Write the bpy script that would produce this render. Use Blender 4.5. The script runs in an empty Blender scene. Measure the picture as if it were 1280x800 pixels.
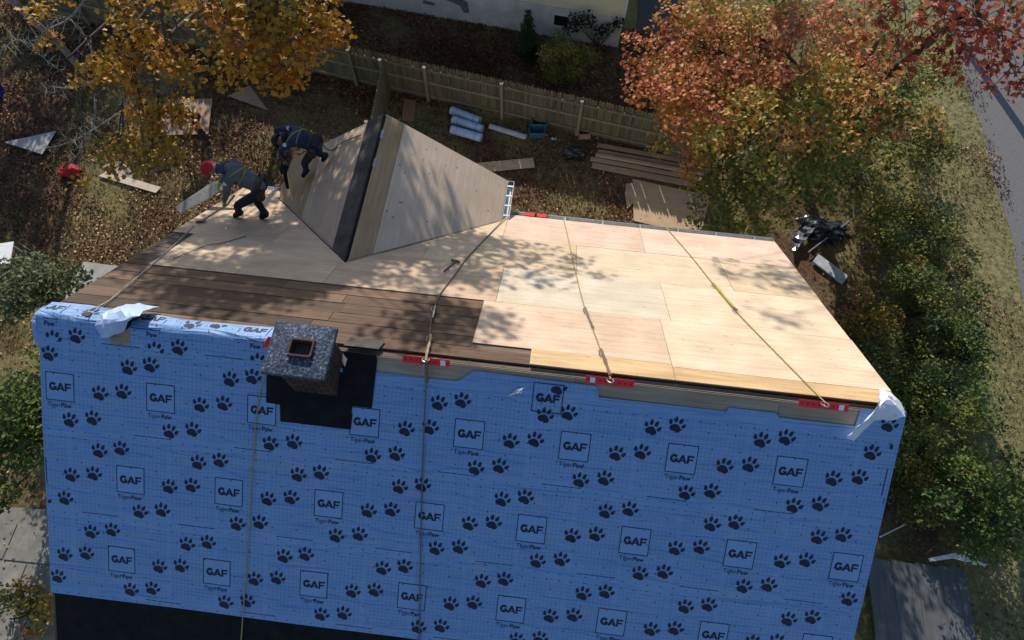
import bpy, bmesh, math, random
import numpy as np
from mathutils import Vector, Matrix
random.seed(7); rng = np.random.default_rng(11)
scene = bpy.context.scene
col = scene.collection
R_ = math.radians

# ------------------------------------------------------------------ camera
ZR = 8.3                                    # ridge height above the yard
CAM = np.array([0.2088, -2.617, 6.8183 + ZR])
FPX, PITCH, YAW, ROLL = 779.74, R_(64.696), R_(5.198), R_(1.505)
_fw = np.array([-math.sin(YAW)*math.cos(PITCH), math.cos(YAW)*math.cos(PITCH), -math.sin(PITCH)])
_r = np.cross(_fw, [0, 0, 1]); _r /= np.linalg.norm(_r); _u = np.cross(_r, _fw)
_R = _r*math.cos(ROLL) + _u*math.sin(ROLL); _U = -_r*math.sin(ROLL) + _u*math.cos(ROLL)
cd = bpy.data.cameras.new('camera'); cam = bpy.data.objects.new('camera', cd); col.objects.link(cam)
M = Matrix.Identity(4)
for i in range(3):
    M[i][0] = _R[i]; M[i][1] = _U[i]; M[i][2] = -_fw[i]; M[i][3] = CAM[i]
cam.matrix_world = M
cd.sensor_fit = 'HORIZONTAL'; cd.sensor_width = 36; cd.lens = FPX/1280*36
cd.clip_start = .1; cd.clip_end = 1000
scene.camera = cam

# ------------------------------------------------------------------ light
SUN_EL, SUN_AZ = R_(28), R_(17.3)           # azimuth measured from +Y towards -X
sun_dir = Vector((-math.sin(SUN_AZ)*math.cos(SUN_EL), math.cos(SUN_AZ)*math.cos(SUN_EL), math.sin(SUN_EL)))
w = bpy.data.worlds.new('World'); scene.world = w; w.use_nodes = True
nt = w.node_tree; bg = nt.nodes['Background']
sky = nt.nodes.new('ShaderNodeTexSky'); sky.sky_type = 'NISHITA'; sky.sun_disc = False
sky.sun_elevation = SUN_EL; sky.sun_rotation = -SUN_AZ
sky.air_density = 1.0; sky.dust_density = .6; sky.ozone_density = 2.0
nt.links.new(sky.outputs[0], bg.inputs[0]); bg.inputs[1].default_value = .13
sl = bpy.data.lights.new('sun', 'SUN'); sl.energy = 5.0; sl.angle = R_(.42); sl.color = (1, .92, .80)
so = bpy.data.objects.new('sun', sl); col.objects.link(so)
so.rotation_euler = (-sun_dir).to_track_quat('-Z', 'Y').to_euler(); so.location = (-6, 20, 25)
scene.view_settings.view_transform = 'Standard'; scene.view_settings.look = 'None'
scene.view_settings.exposure = .2; scene.view_settings.gamma = 1

# ------------------------------------------------------------------ helpers
def ray(px, py):
    d = _fw*FPX + _R*(px-640) - _U*(py-400); return d/np.linalg.norm(d)
def G(px, py, z=0.0):                       # where a sight line meets height z
    d = ray(px, py); return CAM + d*((z-CAM[2])/d[2])
def tag(o, label=None, cat=None, group=None, kind=None):
    if label: o['label'] = label
    if cat: o['category'] = cat
    if group: o['group'] = group
    if kind: o['kind'] = kind
    return o
def empty(name, loc=(0, 0, 0), rz=0, label=None, cat=None, group=None):
    o = bpy.data.objects.new(name, None); col.objects.link(o)
    o.location = loc; o.rotation_euler.z = rz; o.empty_display_size = .2
    return tag(o, label, cat, group)
def link(name, me, mat=None, parent=None):
    o = bpy.data.objects.new(name, me); col.objects.link(o)
    if mat is not None and len(me.materials) == 0: me.materials.append(mat)
    if parent is not None: o.parent = parent
    return o
class MB:
    def __init__(s): s.v = []; s.f = []; s.smooth = False
    def add(s, vs, fs):
        b = len(s.v); s.v += [tuple(map(float, p)) for p in vs]; s.f += [tuple(b+i for i in f) for f in fs]; return s
    def box(s, c, d, M=None):
        x, y, z = [k/2 for k in d]
        vs = [Vector((i*x, j*y, k*z)) for i in (-1, 1) for j in (-1, 1) for k in (-1, 1)]
        if M is not None: vs = [M @ p for p in vs]
        vs = [p + Vector(c) for p in vs]
        return s.add(vs, [(0, 1, 3, 2), (4, 6, 7, 5), (0, 4, 5, 1), (2, 3, 7, 6), (0, 2, 6, 4), (1, 5, 7, 3)])
    def hull8(s, a, b):                     # two quads (same winding) joined to a solid
        return s.add(list(a)+list(b), [(3, 2, 1, 0), (4, 5, 6, 7), (0, 1, 5, 4), (1, 2, 6, 5), (2, 3, 7, 6), (3, 0, 4, 7)])
    def prism(s, pts, off):                 # polygon extruded by a vector
        n = len(pts); off = Vector(off); a = [Vector(p) for p in pts]; b = [p+off for p in a]
        return s.add(a+b, [tuple(range(n))[::-1], tuple(range(n, 2*n))] + [(i, (i+1) % n, n+(i+1) % n, n+i) for i in range(n)])
    def tube(s, pts, rad, n=6, cap=True):
        pts = [Vector(p) for p in pts]; rr = rad if isinstance(rad, (list, tuple)) else [rad]*len(pts)
        b = len(s.v); up = Vector((.13, .21, .97))
        for i, p in enumerate(pts):
            t = (pts[min(i+1, len(pts)-1)]-pts[max(i-1, 0)])
            if t.length < 1e-9: t = Vector((0, 0, 1))
            t.normalize(); a = t.cross(up)
            if a.length < .05: a = t.cross(Vector((1, 0, 0)))
            a.normalize(); c = t.cross(a)
            for k in range(n):
                q = p + (a*math.cos(2*math.pi*k/n)+c*math.sin(2*math.pi*k/n))*rr[i]; s.v.append(tuple(q))
        for i in range(len(pts)-1):
            for k in range(n):
                s.f.append((b+i*n+k, b+i*n+(k+1) % n, b+(i+1)*n+(k+1) % n, b+(i+1)*n+k))
        if cap: s.f.append(tuple(b+k for k in range(n))[::-1]); s.f.append(tuple(b+(len(pts)-1)*n+k for k in range(n)))
        return s
    def mesh(s, name):
        me = bpy.data.meshes.new(name); me.from_pydata(s.v, [], s.f); me.update()
        if s.smooth: me.polygons.foreach_set('use_smooth', [True]*len(me.polygons))
        return me
    def build(s, name, mat, parent=None): return link(name, s.mesh(name), mat, parent)
def bevel(me, w=.005, seg=1):
    bm = bmesh.new(); bm.from_mesh(me)
    bmesh.ops.bevel(bm, geom=bm.edges[:], offset=w, segments=seg, affect='EDGES', clamp_overlap=True)
    bm.to_mesh(me); bm.free(); return me
UBOX = MB().box((0, 0, 0), (1, 1, 1)).mesh('unit_box')

# ------------------------------------------------------------------ materials
MATS = {}
def nodes(name):
    m = bpy.data.materials.new(name); m.use_nodes = True; t = m.node_tree
    return m, t, t.nodes['Principled BSDF'], t.nodes, t.links
def plain(name, c, rough=.7, metal=0, var=.12, scale=8, bump=0.0, spec=.3):
    if name in MATS: return MATS[name]
    m, t, b, N, L = nodes(name)
    b.inputs['Roughness'].default_value = rough; b.inputs['Metallic'].default_value = metal
    b.inputs['Specular IOR Level'].default_value = spec
    tc = N.new('ShaderNodeTexCoord'); n = N.new('ShaderNodeTexNoise'); n.inputs['Scale'].default_value = scale
    n.inputs['Detail'].default_value = 6; n.inputs['Roughness'].default_value = .65
    L.new(tc.outputs['Object'], n.inputs['Vector'])
    r = N.new('ShaderNodeValToRGB'); r.color_ramp.elements[0].position = .3; r.color_ramp.elements[1].position = .72
    r.color_ramp.elements[0].color = (*[k*(1-var*1.6) for k in c], 1); r.color_ramp.elements[1].color = (*[min(1, k*(1+var)) for k in c], 1)
    L.new(n.outputs[0], r.inputs[0]); L.new(r.outputs[0], b.inputs['Base Color'])
    if bump:
        bp = N.new('ShaderNodeBump'); bp.inputs['Strength'].default_value = 1; bp.inputs['Distance'].default_value = bump
        L.new(n.outputs[0], bp.inputs['Height']); L.new(bp.outputs[0], b.inputs['Normal'])
    MATS[name] = m; return m
def wood(name, c, c2, axis=0, grain=.5, rough=.65, knots=False, var=.25, fine=34, streak=1.0, nails=False):
    """plywood / board: grain stretched along one axis, per-piece tint, optional knots"""
    if name in MATS: return MATS[name]
    m, t, b, N, L = nodes(name)
    b.inputs['Roughness'].default_value = rough; b.inputs['Specular IOR Level'].default_value = .25
    tc = N.new('ShaderNodeTexCoord'); oi = N.new('ShaderNodeObjectInfo')
    off = N.new('ShaderNodeVectorMath'); off.operation = 'ADD'
    sc = N.new('ShaderNodeVectorMath'); sc.operation = 'SCALE'; sc.inputs['Scale'].default_value = 37
    cx = N.new('ShaderNodeCombineXYZ')
    for k in range(3): L.new(oi.outputs['Random'], cx.inputs[k])
    L.new(cx.outputs[0], sc.inputs[0]); L.new(tc.outputs['Object'], off.inputs[0]); L.new(sc.outputs[0], off.inputs[1])
    mp = N.new('ShaderNodeMapping'); s = [fine, fine, fine]; s[axis] = 1.3*streak; mp.inputs['Scale'].default_value = s
    L.new(off.outputs[0], mp.inputs[0])
    n = N.new('ShaderNodeTexNoise'); n.inputs['Scale'].default_value = 1; n.inputs['Detail'].default_value = 5; n.inputs['Distortion'].default_value = .6
    L.new(mp.outputs[0], n.inputs['Vector'])
    n2 = N.new('ShaderNodeTexNoise'); n2.inputs['Scale'].default_value = 2.2; n2.inputs['Detail'].default_value = 4
    L.new(off.outputs[0], n2.inputs['Vector'])
    r = N.new('ShaderNodeValToRGB'); r.color_ramp.elements[0].position = .32; r.color_ramp.elements[1].position = .66
    r.color_ramp.elements[0].color = (*c2, 1); r.color_ramp.elements[1].color = (*c, 1)
    L.new(n.outputs[0], r.inputs[0])
    mx = N.new('ShaderNodeMix'); mx.data_type = 'RGBA'; mx.blend_type = 'MULTIPLY'; mx.inputs[0].default_value = grain
    r2 = N.new('ShaderNodeValToRGB'); r2.color_ramp.elements[0].position = .35; r2.color_ramp.elements[1].position = .65
    r2.color_ramp.elements[0].color = (.72, .68, .64, 1); r2.color_ramp.elements[1].color = (1, 1, 1, 1)
    L.new(n2.outputs[0], r2.inputs[0]); L.new(r.outputs[0], mx.inputs[6]); L.new(r2.outputs[0], mx.inputs[7])
    hv = N.new('ShaderNodeHueSaturation'); mr = N.new('ShaderNodeMapRange'); mr.inputs[3].default_value = 1-var; mr.inputs[4].default_value = 1+var*.35
    L.new(oi.outputs['Random'], mr.inputs[0]); L.new(mr.outputs[0], hv.inputs['Value']); L.new(mx.outputs[2], hv.inputs['Color'])
    out = hv.outputs[0]
    if knots:
        v = N.new('ShaderNodeTexVoronoi'); v.inputs['Scale'].default_value = 5.5; L.new(off.outputs[0], v.inputs['Vector'])
        rk = N.new('ShaderNodeValToRGB'); rk.color_ramp.elements[0].position = .07; rk.color_ramp.elements[1].position = .12
        rk.color_ramp.elements[0].color = (.12, .09, .07, 1); rk.color_ramp.elements[1].color = (1, 1, 1, 1)
        L.new(v.outputs['Distance'], rk.inputs[0])
        mk = N.new('ShaderNodeMix'); mk.data_type = 'RGBA'; mk.blend_type = 'MULTIPLY'; mk.inputs[0].default_value = .75
        L.new(out, mk.inputs[6]); L.new(rk.outputs[0], mk.inputs[7]); out = mk.outputs[2]
    if nails:                                # rows of nail heads and a few dark plugs and smears
        sp = N.new('ShaderNodeSeparateXYZ'); L.new(tc.outputs['Object'], sp.inputs[0]); ds = []
        for k_, per in ((0, .406), (1, .152)):
            pp = N.new('ShaderNodeMath'); pp.operation = 'PINGPONG'; pp.inputs[1].default_value = per/2; L.new(sp.outputs[k_], pp.inputs[0])
            p2 = N.new('ShaderNodeMath'); p2.operation = 'POWER'; p2.inputs[1].default_value = 2; L.new(pp.outputs[0], p2.inputs[0]); ds.append(p2)
        ad = N.new('ShaderNodeMath'); L.new(ds[0].outputs[0], ad.inputs[0]); L.new(ds[1].outputs[0], ad.inputs[1])
        lt = N.new('ShaderNodeMath'); lt.operation = 'LESS_THAN'; lt.inputs[1].default_value = .008**2; L.new(ad.outputs[0], lt.inputs[0])
        mpk = N.new('ShaderNodeMapping'); mpk.inputs['Scale'].default_value = (2.2, 7, 7); L.new(off.outputs[0], mpk.inputs[0])
        vv = N.new('ShaderNodeTexVoronoi'); vv.inputs['Scale'].default_value = 1.0; L.new(mpk.outputs[0], vv.inputs['Vector'])
        l2 = N.new('ShaderNodeMath'); l2.operation = 'LESS_THAN'; l2.inputs[1].default_value = .07; L.new(vv.outputs['Distance'], l2.inputs[0])
        mxx = N.new('ShaderNodeMath'); mxx.operation = 'MAXIMUM'; L.new(lt.outputs[0], mxx.inputs[0]); L.new(l2.outputs[0], mxx.inputs[1])
        fa = N.new('ShaderNodeMath'); fa.operation = 'MULTIPLY'; fa.inputs[1].default_value = .55; L.new(mxx.outputs[0], fa.inputs[0])
        mn = N.new('ShaderNodeMix'); mn.data_type = 'RGBA'; L.new(fa.outputs[0], mn.inputs[0]); L.new(out, mn.inputs[6]); mn.inputs[7].default_value = (.16, .11, .07, 1); out = mn.outputs[2]
    L.new(out, b.inputs['Base Color'])
    bp = N.new('ShaderNodeBump'); bp.inputs['Strength'].default_value = .6; bp.inputs['Distance'].default_value = .002
    L.new(n.outputs[0], bp.inputs['Height']); L.new(bp.outputs[0], b.inputs['Normal'])
    MATS[name] = m; return m
def leafmat(name, ramp, trans=.35):
    m, t, b, N, L = nodes(name)
    at = N.new('ShaderNodeAttribute'); at.attribute_name = 'hue'
    r = N.new('ShaderNodeValToRGB'); e = r.color_ramp.elements
    while len(e) < len(ramp): e.new(.5)
    for i, (p, c) in enumerate(ramp): e[i].position = p; e[i].color = (*c, 1)
    L.new(at.outputs['Fac'], r.inputs[0]); L.new(r.outputs[0], b.inputs['Base Color'])
    b.inputs['Roughness'].default_value = .55; b.inputs['Specular IOR Level'].default_value = .25
    tr = N.new('ShaderNodeBsdfTranslucent'); L.new(r.outputs[0], tr.inputs[0])
    ms = N.new('ShaderNodeMixShader'); ms.inputs[0].default_value = trans
    L.new(b.outputs[0], ms.inputs[1]); L.new(tr.outputs[0], ms.inputs[2]); L.new(ms.outputs[0], N['Material Output'].inputs[0])
    return m

m_bark = plain('bark', (.10, .075, .055), .9, var=.4, scale=14, bump=.01)
m_bark_pale = plain('bark_pale', (.27, .25, .22), .9, var=.35, scale=14, bump=.008)
m_black = plain('black_membrane', (.012, .012, .014), .8, var=.3, scale=5, bump=.004, spec=.12)
m_white = plain('white_paint', (.72, .72, .70), .5, var=.06)
m_alu = plain('aluminium', (.55, .56, .56), .35, .8, var=.08)
m_steel = plain('steel', (.32, .32, .32), .4, .9, var=.2)
m_concrete = plain('concrete', (.34, .33, .30), .9, var=.18, scale=3, bump=.003)
m_dark = plain('dark_void', (.02, .018, .016), .9)
m_red = plain('red_paint', (.72, .025, .035), .45, var=.06)

# ------------------------------------------------------------------ ground
def ground_material():
    m, t, b, N, L = nodes('lawn_and_soil')
    tc = N.new('ShaderNodeTexCoord')
    def noise(s, d=6, r=.6):
        n = N.new('ShaderNodeTexNoise'); n.inputs['Scale'].default_value = s; n.inputs['Detail'].default_value = d; n.inputs['Roughness'].default_value = r
        L.new(tc.outputs['Object'], n.inputs['Vector']); return n
    a, f, p = noise(.33, 4), noise(9, 8, .75), noise(38, 4, .7)
    def ramp(src, els):
        r = N.new('ShaderNodeValToRGB'); e = r.color_ramp.elements
        while len(e) < len(els): e.new(.5)
        for i, (q, c) in enumerate(els): e[i].position = q; e[i].color = (*c, 1)
        L.new(src.outputs[0], r.inputs[0]); return r
    grass = ramp(f, [(.3, (.15, .145, .05)), (.5, (.27, .24, .10)), (.7, (.42, .36, .18))])
    soil = ramp(f, [(.3, (.07, .04, .024)), (.52, (.15, .092, .055)), (.72, (.25, .165, .095))])
    k = ramp(a, [(.42, (0, 0, 0)), (.6, (1, 1, 1))])
    mx = N.new('ShaderNodeMix'); mx.data_type = 'RGBA'; L.new(k.outputs[0], mx.inputs[0]); L.new(soil.outputs[0], mx.inputs[6]); L.new(grass.outputs[0], mx.inputs[7])
    m2 = N.new('ShaderNodeMix'); m2.data_type = 'RGBA'; m2.blend_type = 'MULTIPLY'; m2.inputs[0].default_value = .6
    pr = ramp(p, [(.3, (.5, .5, .5)), (.6, (1, 1, 1))]); L.new(mx.outputs[2], m2.inputs[6]); L.new(pr.outputs[0], m2.inputs[7])
    L.new(m2.outputs[2], b.inputs['Base Color']); b.inputs['Roughness'].default_value = .95; b.inputs['Specular IOR Level'].default_value = .1
    bp = N.new('ShaderNodeBump'); bp.inputs['Distance'].default_value = .05; L.new(p.outputs[0], bp.inputs['Height']); L.new(bp.outputs[0], b.inputs['Normal'])
    return m
gm = MB(); 
xs = np.concatenate([[-250, -80], np.linspace(-30, 30, 61), [80, 250]]); ys = np.concatenate([[-250, -60], np.linspace(-20, 30, 51), [80, 250]])
for y in ys:
    for x in xs:
        near = abs(x) < 30 and -20 < y < 30
        gm.v.append((x, y, .02*math.sin(x*1.3+y*.7)*math.sin(y*1.1-x*.4) if near else 0))
nx = len(xs)
for j in range(len(ys)-1):
    for i in range(nx-1): gm.f.append((j*nx+i, j*nx+i+1, (j+1)*nx+i+1, (j+1)*nx+i))
gm.smooth = True
tag(gm.build('ground', ground_material()), kind='structure')

m_asphalt = plain('asphalt', (.155, .152, .15), .9, var=.22, scale=26, bump=.004)
road = MB().add([(13.5, -80, .03), (20.5, -80, .03), (20.5, 160, .03), (13.5, 160, .03)], [(0, 1, 2, 3)])
road.v = []; road.f = []
for i in range(120):
    y = -40+i*1.0; e = 13.5+.06*math.sin(i*1.7)+.05*math.sin(i*.63+1); road.v += [(e, y, .042), (20.5, y, .055)]
    if i: b = 2*i; road.f.append((b-2, b-1, b+1, b))
tag(road.build('road', m_asphalt), kind='structure')
vg = MB()
for i in range(101):
    y = -30+i*.7; e = 10.9+.35*math.sin(i*.9)+.25*math.sin(i*2.3+1)
    for j in range(5): vg.v.append((e+(13.62-e)*j/4, y, .034 if 0 < j else .0))
for i in range(100):
    for j in range(4): vg.f.append((i*5+j, i*5+j+1, i*5+j+6, i*5+j+5))
tag(vg.build('verge', plain('verge_grass', (.20, .185, .08), .95, var=.45, scale=7, bump=.02)), kind='structure')
dr = MB().add([(2.6, 15.2, .03), (3.9, 14.9, .03), (5.2, 40, .03), (2.6, 40, .03)], [(0, 1, 2, 3)])
tag(dr.build('driveway', plain('driveway_asphalt', (.07, .07, .075), .9, var=.2, scale=18)), kind='structure')

# ------------------------------------------------------------------ the house being re-roofed
TH = R_(36.116); CT, ST = math.cos(TH), math.sin(TH)
XL, XR = -5.72, 4.50; SE = 5.24
def FAR(x, s, o=0.0): return Vector((x, s*CT + o*ST, ZR - s*ST + o*CT))
def NEAR(x, s, o=0.0): return Vector((x, -s*CT - o*ST, ZR - s*ST + o*CT))
H_ = 5.21                                   # eave height
XG, YG, HG, WG, DG = -2.745, 4.884, ZR-1.384, 2.097, 1.48
GX0, GX1 = XG-WG, XG+WG
house = empty('house', (-.6, 0, 0), 0, 'house with half stripped roof, bare plywood behind and blue underlayment in front', 'house')
HINV = Matrix.Translation((-.6, 0, 0)).inverted()
def hpart(name, mb, mat, parent=None):
    """part of the house; vertices given in world coordinates"""
    par = parent or house
    o = mb.build(name, mat); o.parent = par
    o.matrix_parent_inverse = HINV if par is house else Matrix.Identity(4)
    return o
def hsub(name, mb, mat, parent):
    o = mb.build(name, mat); o.parent = parent; return o
m_siding = plain('house_siding', (.55, .54, .50), .6, var=.06)
wl = MB(); yb = 3.9; x0, x1 = XL+.3, XR-.3
wl.prism([(x0, -yb, 0), (x0, yb, 0), (x0, yb, H_-.05), (x0, 0, ZR-.3), (x0, -yb, H_-.05)], (x1-x0, 0, 0))
hpart('wall', wl, m_siding)
gw = MB().prism([(GX0+.2, 4.66, 0), (GX1-.2, 4.66, 0), (GX1-.2, 4.66, HG-DG-.02), (XG, 4.66, HG-.16), (GX0+.2, 4.66, HG-DG-.02)], (0, -.85, 0))
hpart('gable_wall', gw, m_siding)
# base decks (old sheathing under everything)
m_old = wood('old_sheathing', (.20, .15, .11), (.09, .065, .05), 0)
m_edge = plain('weathered_edge', (.30, .25, .19), .8, var=.25, scale=20)
fd = MB().prism([FAR(XL+.02, .10, -.012), FAR(XR-.02, .10, -.012), FAR(XR-.02, SE-.02, -.012), FAR(XL+.02, SE-.02, -.012)], (0, -ST*.03, -CT*.03))
far_deck = hpart('rear_roof_deck', fd, m_old)
nd = MB().prism([NEAR(XL+.02, .045, -.012), NEAR(XR-.02, .045, -.012), NEAR(XR-.02, SE+.1, -.012), NEAR(XL+.02, SE+.1, -.012)][::-1], (0, ST*.03, -CT*.03))
near_deck = hpart('front_roof_deck', nd, m_old)
# ridge: board and rafter ends in the open slot
rb = MB().box((-.6, .02, ZR-.17), (XR-XL-.1, .04, .18)); hpart('ridge_board', rb, wood('ridge_wood', (.26, .19, .13), (.14, .1, .07), 0))
x = XL+.25
while x < XR-.1:
    r = MB()
    for s0, s1, f in ((.06, .5, FAR),): r.hull8([f(x, s0, -.05), f(x+.045, s0, -.05), f(x+.045, s1, -.05), f(x, s1, -.05)], [f(x, s0, -.16), f(x+.045, s0, -.16), f(x+.045, s1, -.16), f(x, s1, -.16)])
    hpart('rafter', r, m_edge); x += .41
# fascia
hpart('fascia', MB().box((-.6, SE*CT-.005, H_-.11), (XR-XL-.02, .025, .16)), m_white)
hpart('rake_board', MB().prism([FAR(XL-.02, -.02, -.02), FAR(XL-.02, SE, -.02), FAR(XL-.02, SE, -.2), FAR(XL-.02, .1, -.2), NEAR(XL-.02, .1, -.2), NEAR(XL-.02, SE, -.2), NEAR(XL-.02, SE, -.02)][::-1], (.028, 0, 0)), plain('rake_brown', (.10, .075, .055), .8))
hpart('rake_board', MB().prism([FAR(XR-.01, -.02, -.02), FAR(XR-.01, SE, -.02), FAR(XR-.01, SE, -.2), FAR(XR-.01, .1, -.2), NEAR(XR-.01, .1, -.2), NEAR(XR-.01, SE, -.2), NEAR(XR-.01, SE, -.02)], (.025, 0, 0)), plain('rake_brown', (.10, .075, .055), .8))

# plywood sheets on the rear slope
P_PINK = wood('ply_pink', (.64, .485, .385), (.54, .39, .30), 0, .6, var=.10, nails=True, fine=24)
P_CREAM = wood('ply_cream', (.60, .475, .335), (.49, .37, .245), 0, .6, var=.10, nails=True, fine=24)
P_WHITE = wood('ply_white', (.63, .515, .385), (.53, .42, .295), 0, .55, var=.08, nails=True, fine=24)
P_COOL = wood('ply_cool', (.57, .50, .40), (.49, .42, .32), 0, .55, var=.05, nails=True, fine=24)
P_GOLD = wood('ply_gold', (.56, .40, .225), (.43, .28, .14), 0, .5, var=.08, nails=True, fine=18)
P_TAN = wood('ply_tan', (.56, .415, .295), (.46, .33, .225), 0, .6, var=.12, nails=True, fine=24)
P_BROWN = wood('ply_brown', (.62, .47, .355), (.51, .37, .27), 0, .6, var=.06, nails=True, fine=24)
def sheet(xa, xb, sa, sb, mat, o=0.0, parent=None, name='plywood_sheet', th=.013):
    g = .0028; mb = MB()
    j = lambda: random.uniform(-.0025, .0025)
    a = [FAR(xa+g, sa+g, o+j()), FAR(xb-g, sa+g, o+j()), FAR(xb-g, sb-g, o+j()), FAR(xa+g, sb-g, o+j())]
    c = (a[0]+a[2])/2; n = Vector((0, ST, CT))*th
    mb.hull8([p-n-c for p in a], [p-c for p in a])
    mb.f = [tuple(f) for f in mb.f]
    # lay the mesh in its own frame so that the grain runs along the sheet
    Rm = Matrix.Rotation(-TH, 3, 'X').transposed()
    mb.v = [tuple(Rm @ Vector(v)) for v in mb.v]
    ob = mb.build(name, mat); ob.parent = parent or far_deck
    ob.matrix_parent_inverse = Matrix.Identity(4)
    ob.location = c; ob.rotation_euler.x = -TH
    return ob
S1, S2, S3, S4 = 4.02, 2.80, 1.58, .36
for a, b, m in ((-5.72, -5.40, P_TAN), (-5.40, -2.96, P_TAN), (-2.96, -.525, P_CREAM), (-.525, 1.95, P_PINK), (1.95, 4.5, P_PINK)): sheet(a, b, S1, SE+.02, m, .012)
for a, b, m in ((-5.72, -4.1, P_TAN), (-4.1, -1.68, P_TAN), (-1.68, .76, P_CREAM), (.76, 3.19, P_WHITE), (3.19, 4.5, P_CREAM)): sheet(a, b, S2, S1, m, .012)
for a, b, m in ((-5.36, -2.83, P_TAN), (-2.83, -.38, P_TAN), (-.38, 2.05, P_COOL), (2.05, 4.49, P_WHITE)): sheet(a, b, S3, S2, m, .012)
for a, b, m in ((-.545, 1.9, P_BROWN), (1.9, 4.5, P_WHITE)): sheet(a, b, S4+.062 if a < 0 else S4, S3, m, .012)
for a, b, m in ((.185, 1.9, P_GOLD), (1.9, 4.49, P_GOLD)): sheet(a, b, .075, S4+(.06 if a < 1 else 0), m, .012)
# old boards
m_boards = [wood('deck_board_a', (.14, .08, .05), (.055, .032, .022), 0, .7, var=.45, fine=50), wood('deck_board_b', (.115, .067, .043), (.045, .028, .02), 0, .7, var=.45, fine=44), wood('deck_board_c', (.20, .118, .072), (.09, .053, .034), 0, .7, var=.4, fine=50)]
s = .083; k = 0
while s < S3-.05:
    wd = .2495; x = XL+.01; e = min(s+wd, S3-.004)
    xend = -.55 if s > .3 else .18
    while x < xend-.02:
        l = random.uniform(1.3, 3.4); xb = min(x+l, xend)
        if xend-xb < .4: xb = xend
        sheet(x, xb, s+.003, e-.003, random.choice(m_boards), -.004+random.uniform(-.003, .003), name='deck_board', th=.018); x = xb
    s += wd
s = S3
m_dkboard = wood('deck_board_dark', (.12, .085, .065), (.06, .045, .035), 0, .7, var=.4, fine=50)
while s < 2.9:
    sheet(XL+.01, -5.37, s+.004, s+.16, m_dkboard if s > 1.7 else m_boards[1], -.004, name='deck_board', th=.018); s += .164

# cross gable
gd = MB()
gl = [Vector((XG, 1.896-.0, HG)), Vector((XG, YG, HG)), Vector((GX0, YG, HG-DG)), Vector((GX0, 3.925, HG-DG))]
gr = [Vector((XG, 1.896, HG)), Vector((GX1, 3.925, HG-DG)), Vector((GX1, YG, HG-DG)), Vector((XG, YG, HG))]
GTH = math.atan2(DG, WG)
def GP(side, y, d, o=0.0):                   # point on gable slope: d down the slope from its ridge
    return Vector((XG+side*(d*math.cos(GTH)+o*math.sin(GTH)), y, HG - d*math.sin(GTH) + o*math.cos(GTH)))
def vy(d): return 1.896 + d*math.sin(GTH)/math.tan(TH)      # valley y at slope distance d
LG = WG/math.cos(GTH)
gable = hpart('gable_roof_deck', MB().prism([GP(-1, vy(.02), .02, -.03), GP(-1, YG, .02, -.03), GP(-1, YG, LG, -.03), GP(-1, vy(LG), LG, -.03)], (0, 0, -.03)).prism([GP(1, vy(.02), .02, -.03), GP(1, vy(LG), LG, -.03), GP(1, YG, LG, -.03), GP(1, YG, .02, -.03)], (0, 0, -.03)), m_old)
P_GREY = wood('ply_grey', (.64, .51, .39), (.55, .425, .31), 1, .4, var=.08, knots=True, fine=30)
P_GTAN = wood('ply_gable_tan', (.46, .31, .18), (.36, .23, .12), 1, .6, var=.12)
P_GLEFT = wood('ply_gable_left', (.50, .37, .265), (.42, .30, .205), 1, .5, var=.10)
def gsheet(side, d0, d1, ya0, ya1, yb0, yb1, mat, name='plywood_sheet', o=.0, th=.013):
    a = [GP(side, ya0, d0, o), GP(side, yb0, d0, o), GP(side, yb1, d1, o), GP(side, ya1, d1, o)]
    n = Vector((side*math.sin(GTH), 0, math.cos(GTH)))*th
    mb = MB(); lo = [p-n for p in a]
    mb.hull8(a, lo) if side > 0 else mb.hull8(lo, a)
    return hsub(name, mb, mat, gable)
f = .04
gsheet(1, .02, .36, vy(.02)+f, vy(.36)+f, YG, YG, P_GTAN)
gsheet(1, .366, LG+.02, vy(.366)+f, vy(LG)+f, YG, YG, P_GREY)
gsheet(-1, .43, 1.62, vy(.43)+f, vy(1.62)+f, YG, YG, P_GLEFT)
gsheet(-1, 1.626, LG+.02, vy(1.626)+f, vy(LG)+f, YG, YG, wood('ply_gable_dark', (.33, .225, .125), (.25, .16, .085), 1, .6, var=.1))  # golden strip on the left, its shade painted in as a darker tone
m_felt = plain('dark_felt', (.075, .06, .055), .85, var=.4, scale=3, bump=.004)
gsheet(-1, .035, .45, vy(.03)+.02, vy(.45)+.02, YG+.01, YG+.01, m_felt, 'felt_strip', .008, .006)
gsheet(-1, .0, .05, vy(.0)+.01, vy(.05)+.01, YG+.01, YG+.01, m_black, 'ridge_seam', .010, .012)
hsub('valley_flashing', MB().tube([FAR(XG-i/10*WG, (vy(i/10*LG)-.015)/CT, .012) for i in range(11)], .012, 5), m_black, gable)
hsub('valley_flashing', MB().tube([FAR(XG+i/10*WG, (vy(i/10*LG)-.01)/CT, .008) for i in range(11)], .008, 5), m_black, gable)
hsub('gable_fascia', MB().prism([(GX1+.02, vy(LG), HG-DG-.03), (GX1+.02, YG, HG-DG-.03), (GX1+.02, YG, HG-DG-.18), (GX1+.02, vy(LG)+.1, HG-DG-.18)], (-.025, 0, 0)), m_white, gable)
hsub('gable_rake', MB().prism([GP(-1, YG+.005, LG, -.02), GP(-1, YG+.005, 0, -.02), GP(1, YG+.005, LG, -.02), GP(1, YG+.005, LG, -.17), GP(-1, YG+.005, 0, -.17), GP(-1, YG+.005, LG, -.17)], (0, -.025, 0)), m_white, gable)
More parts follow.
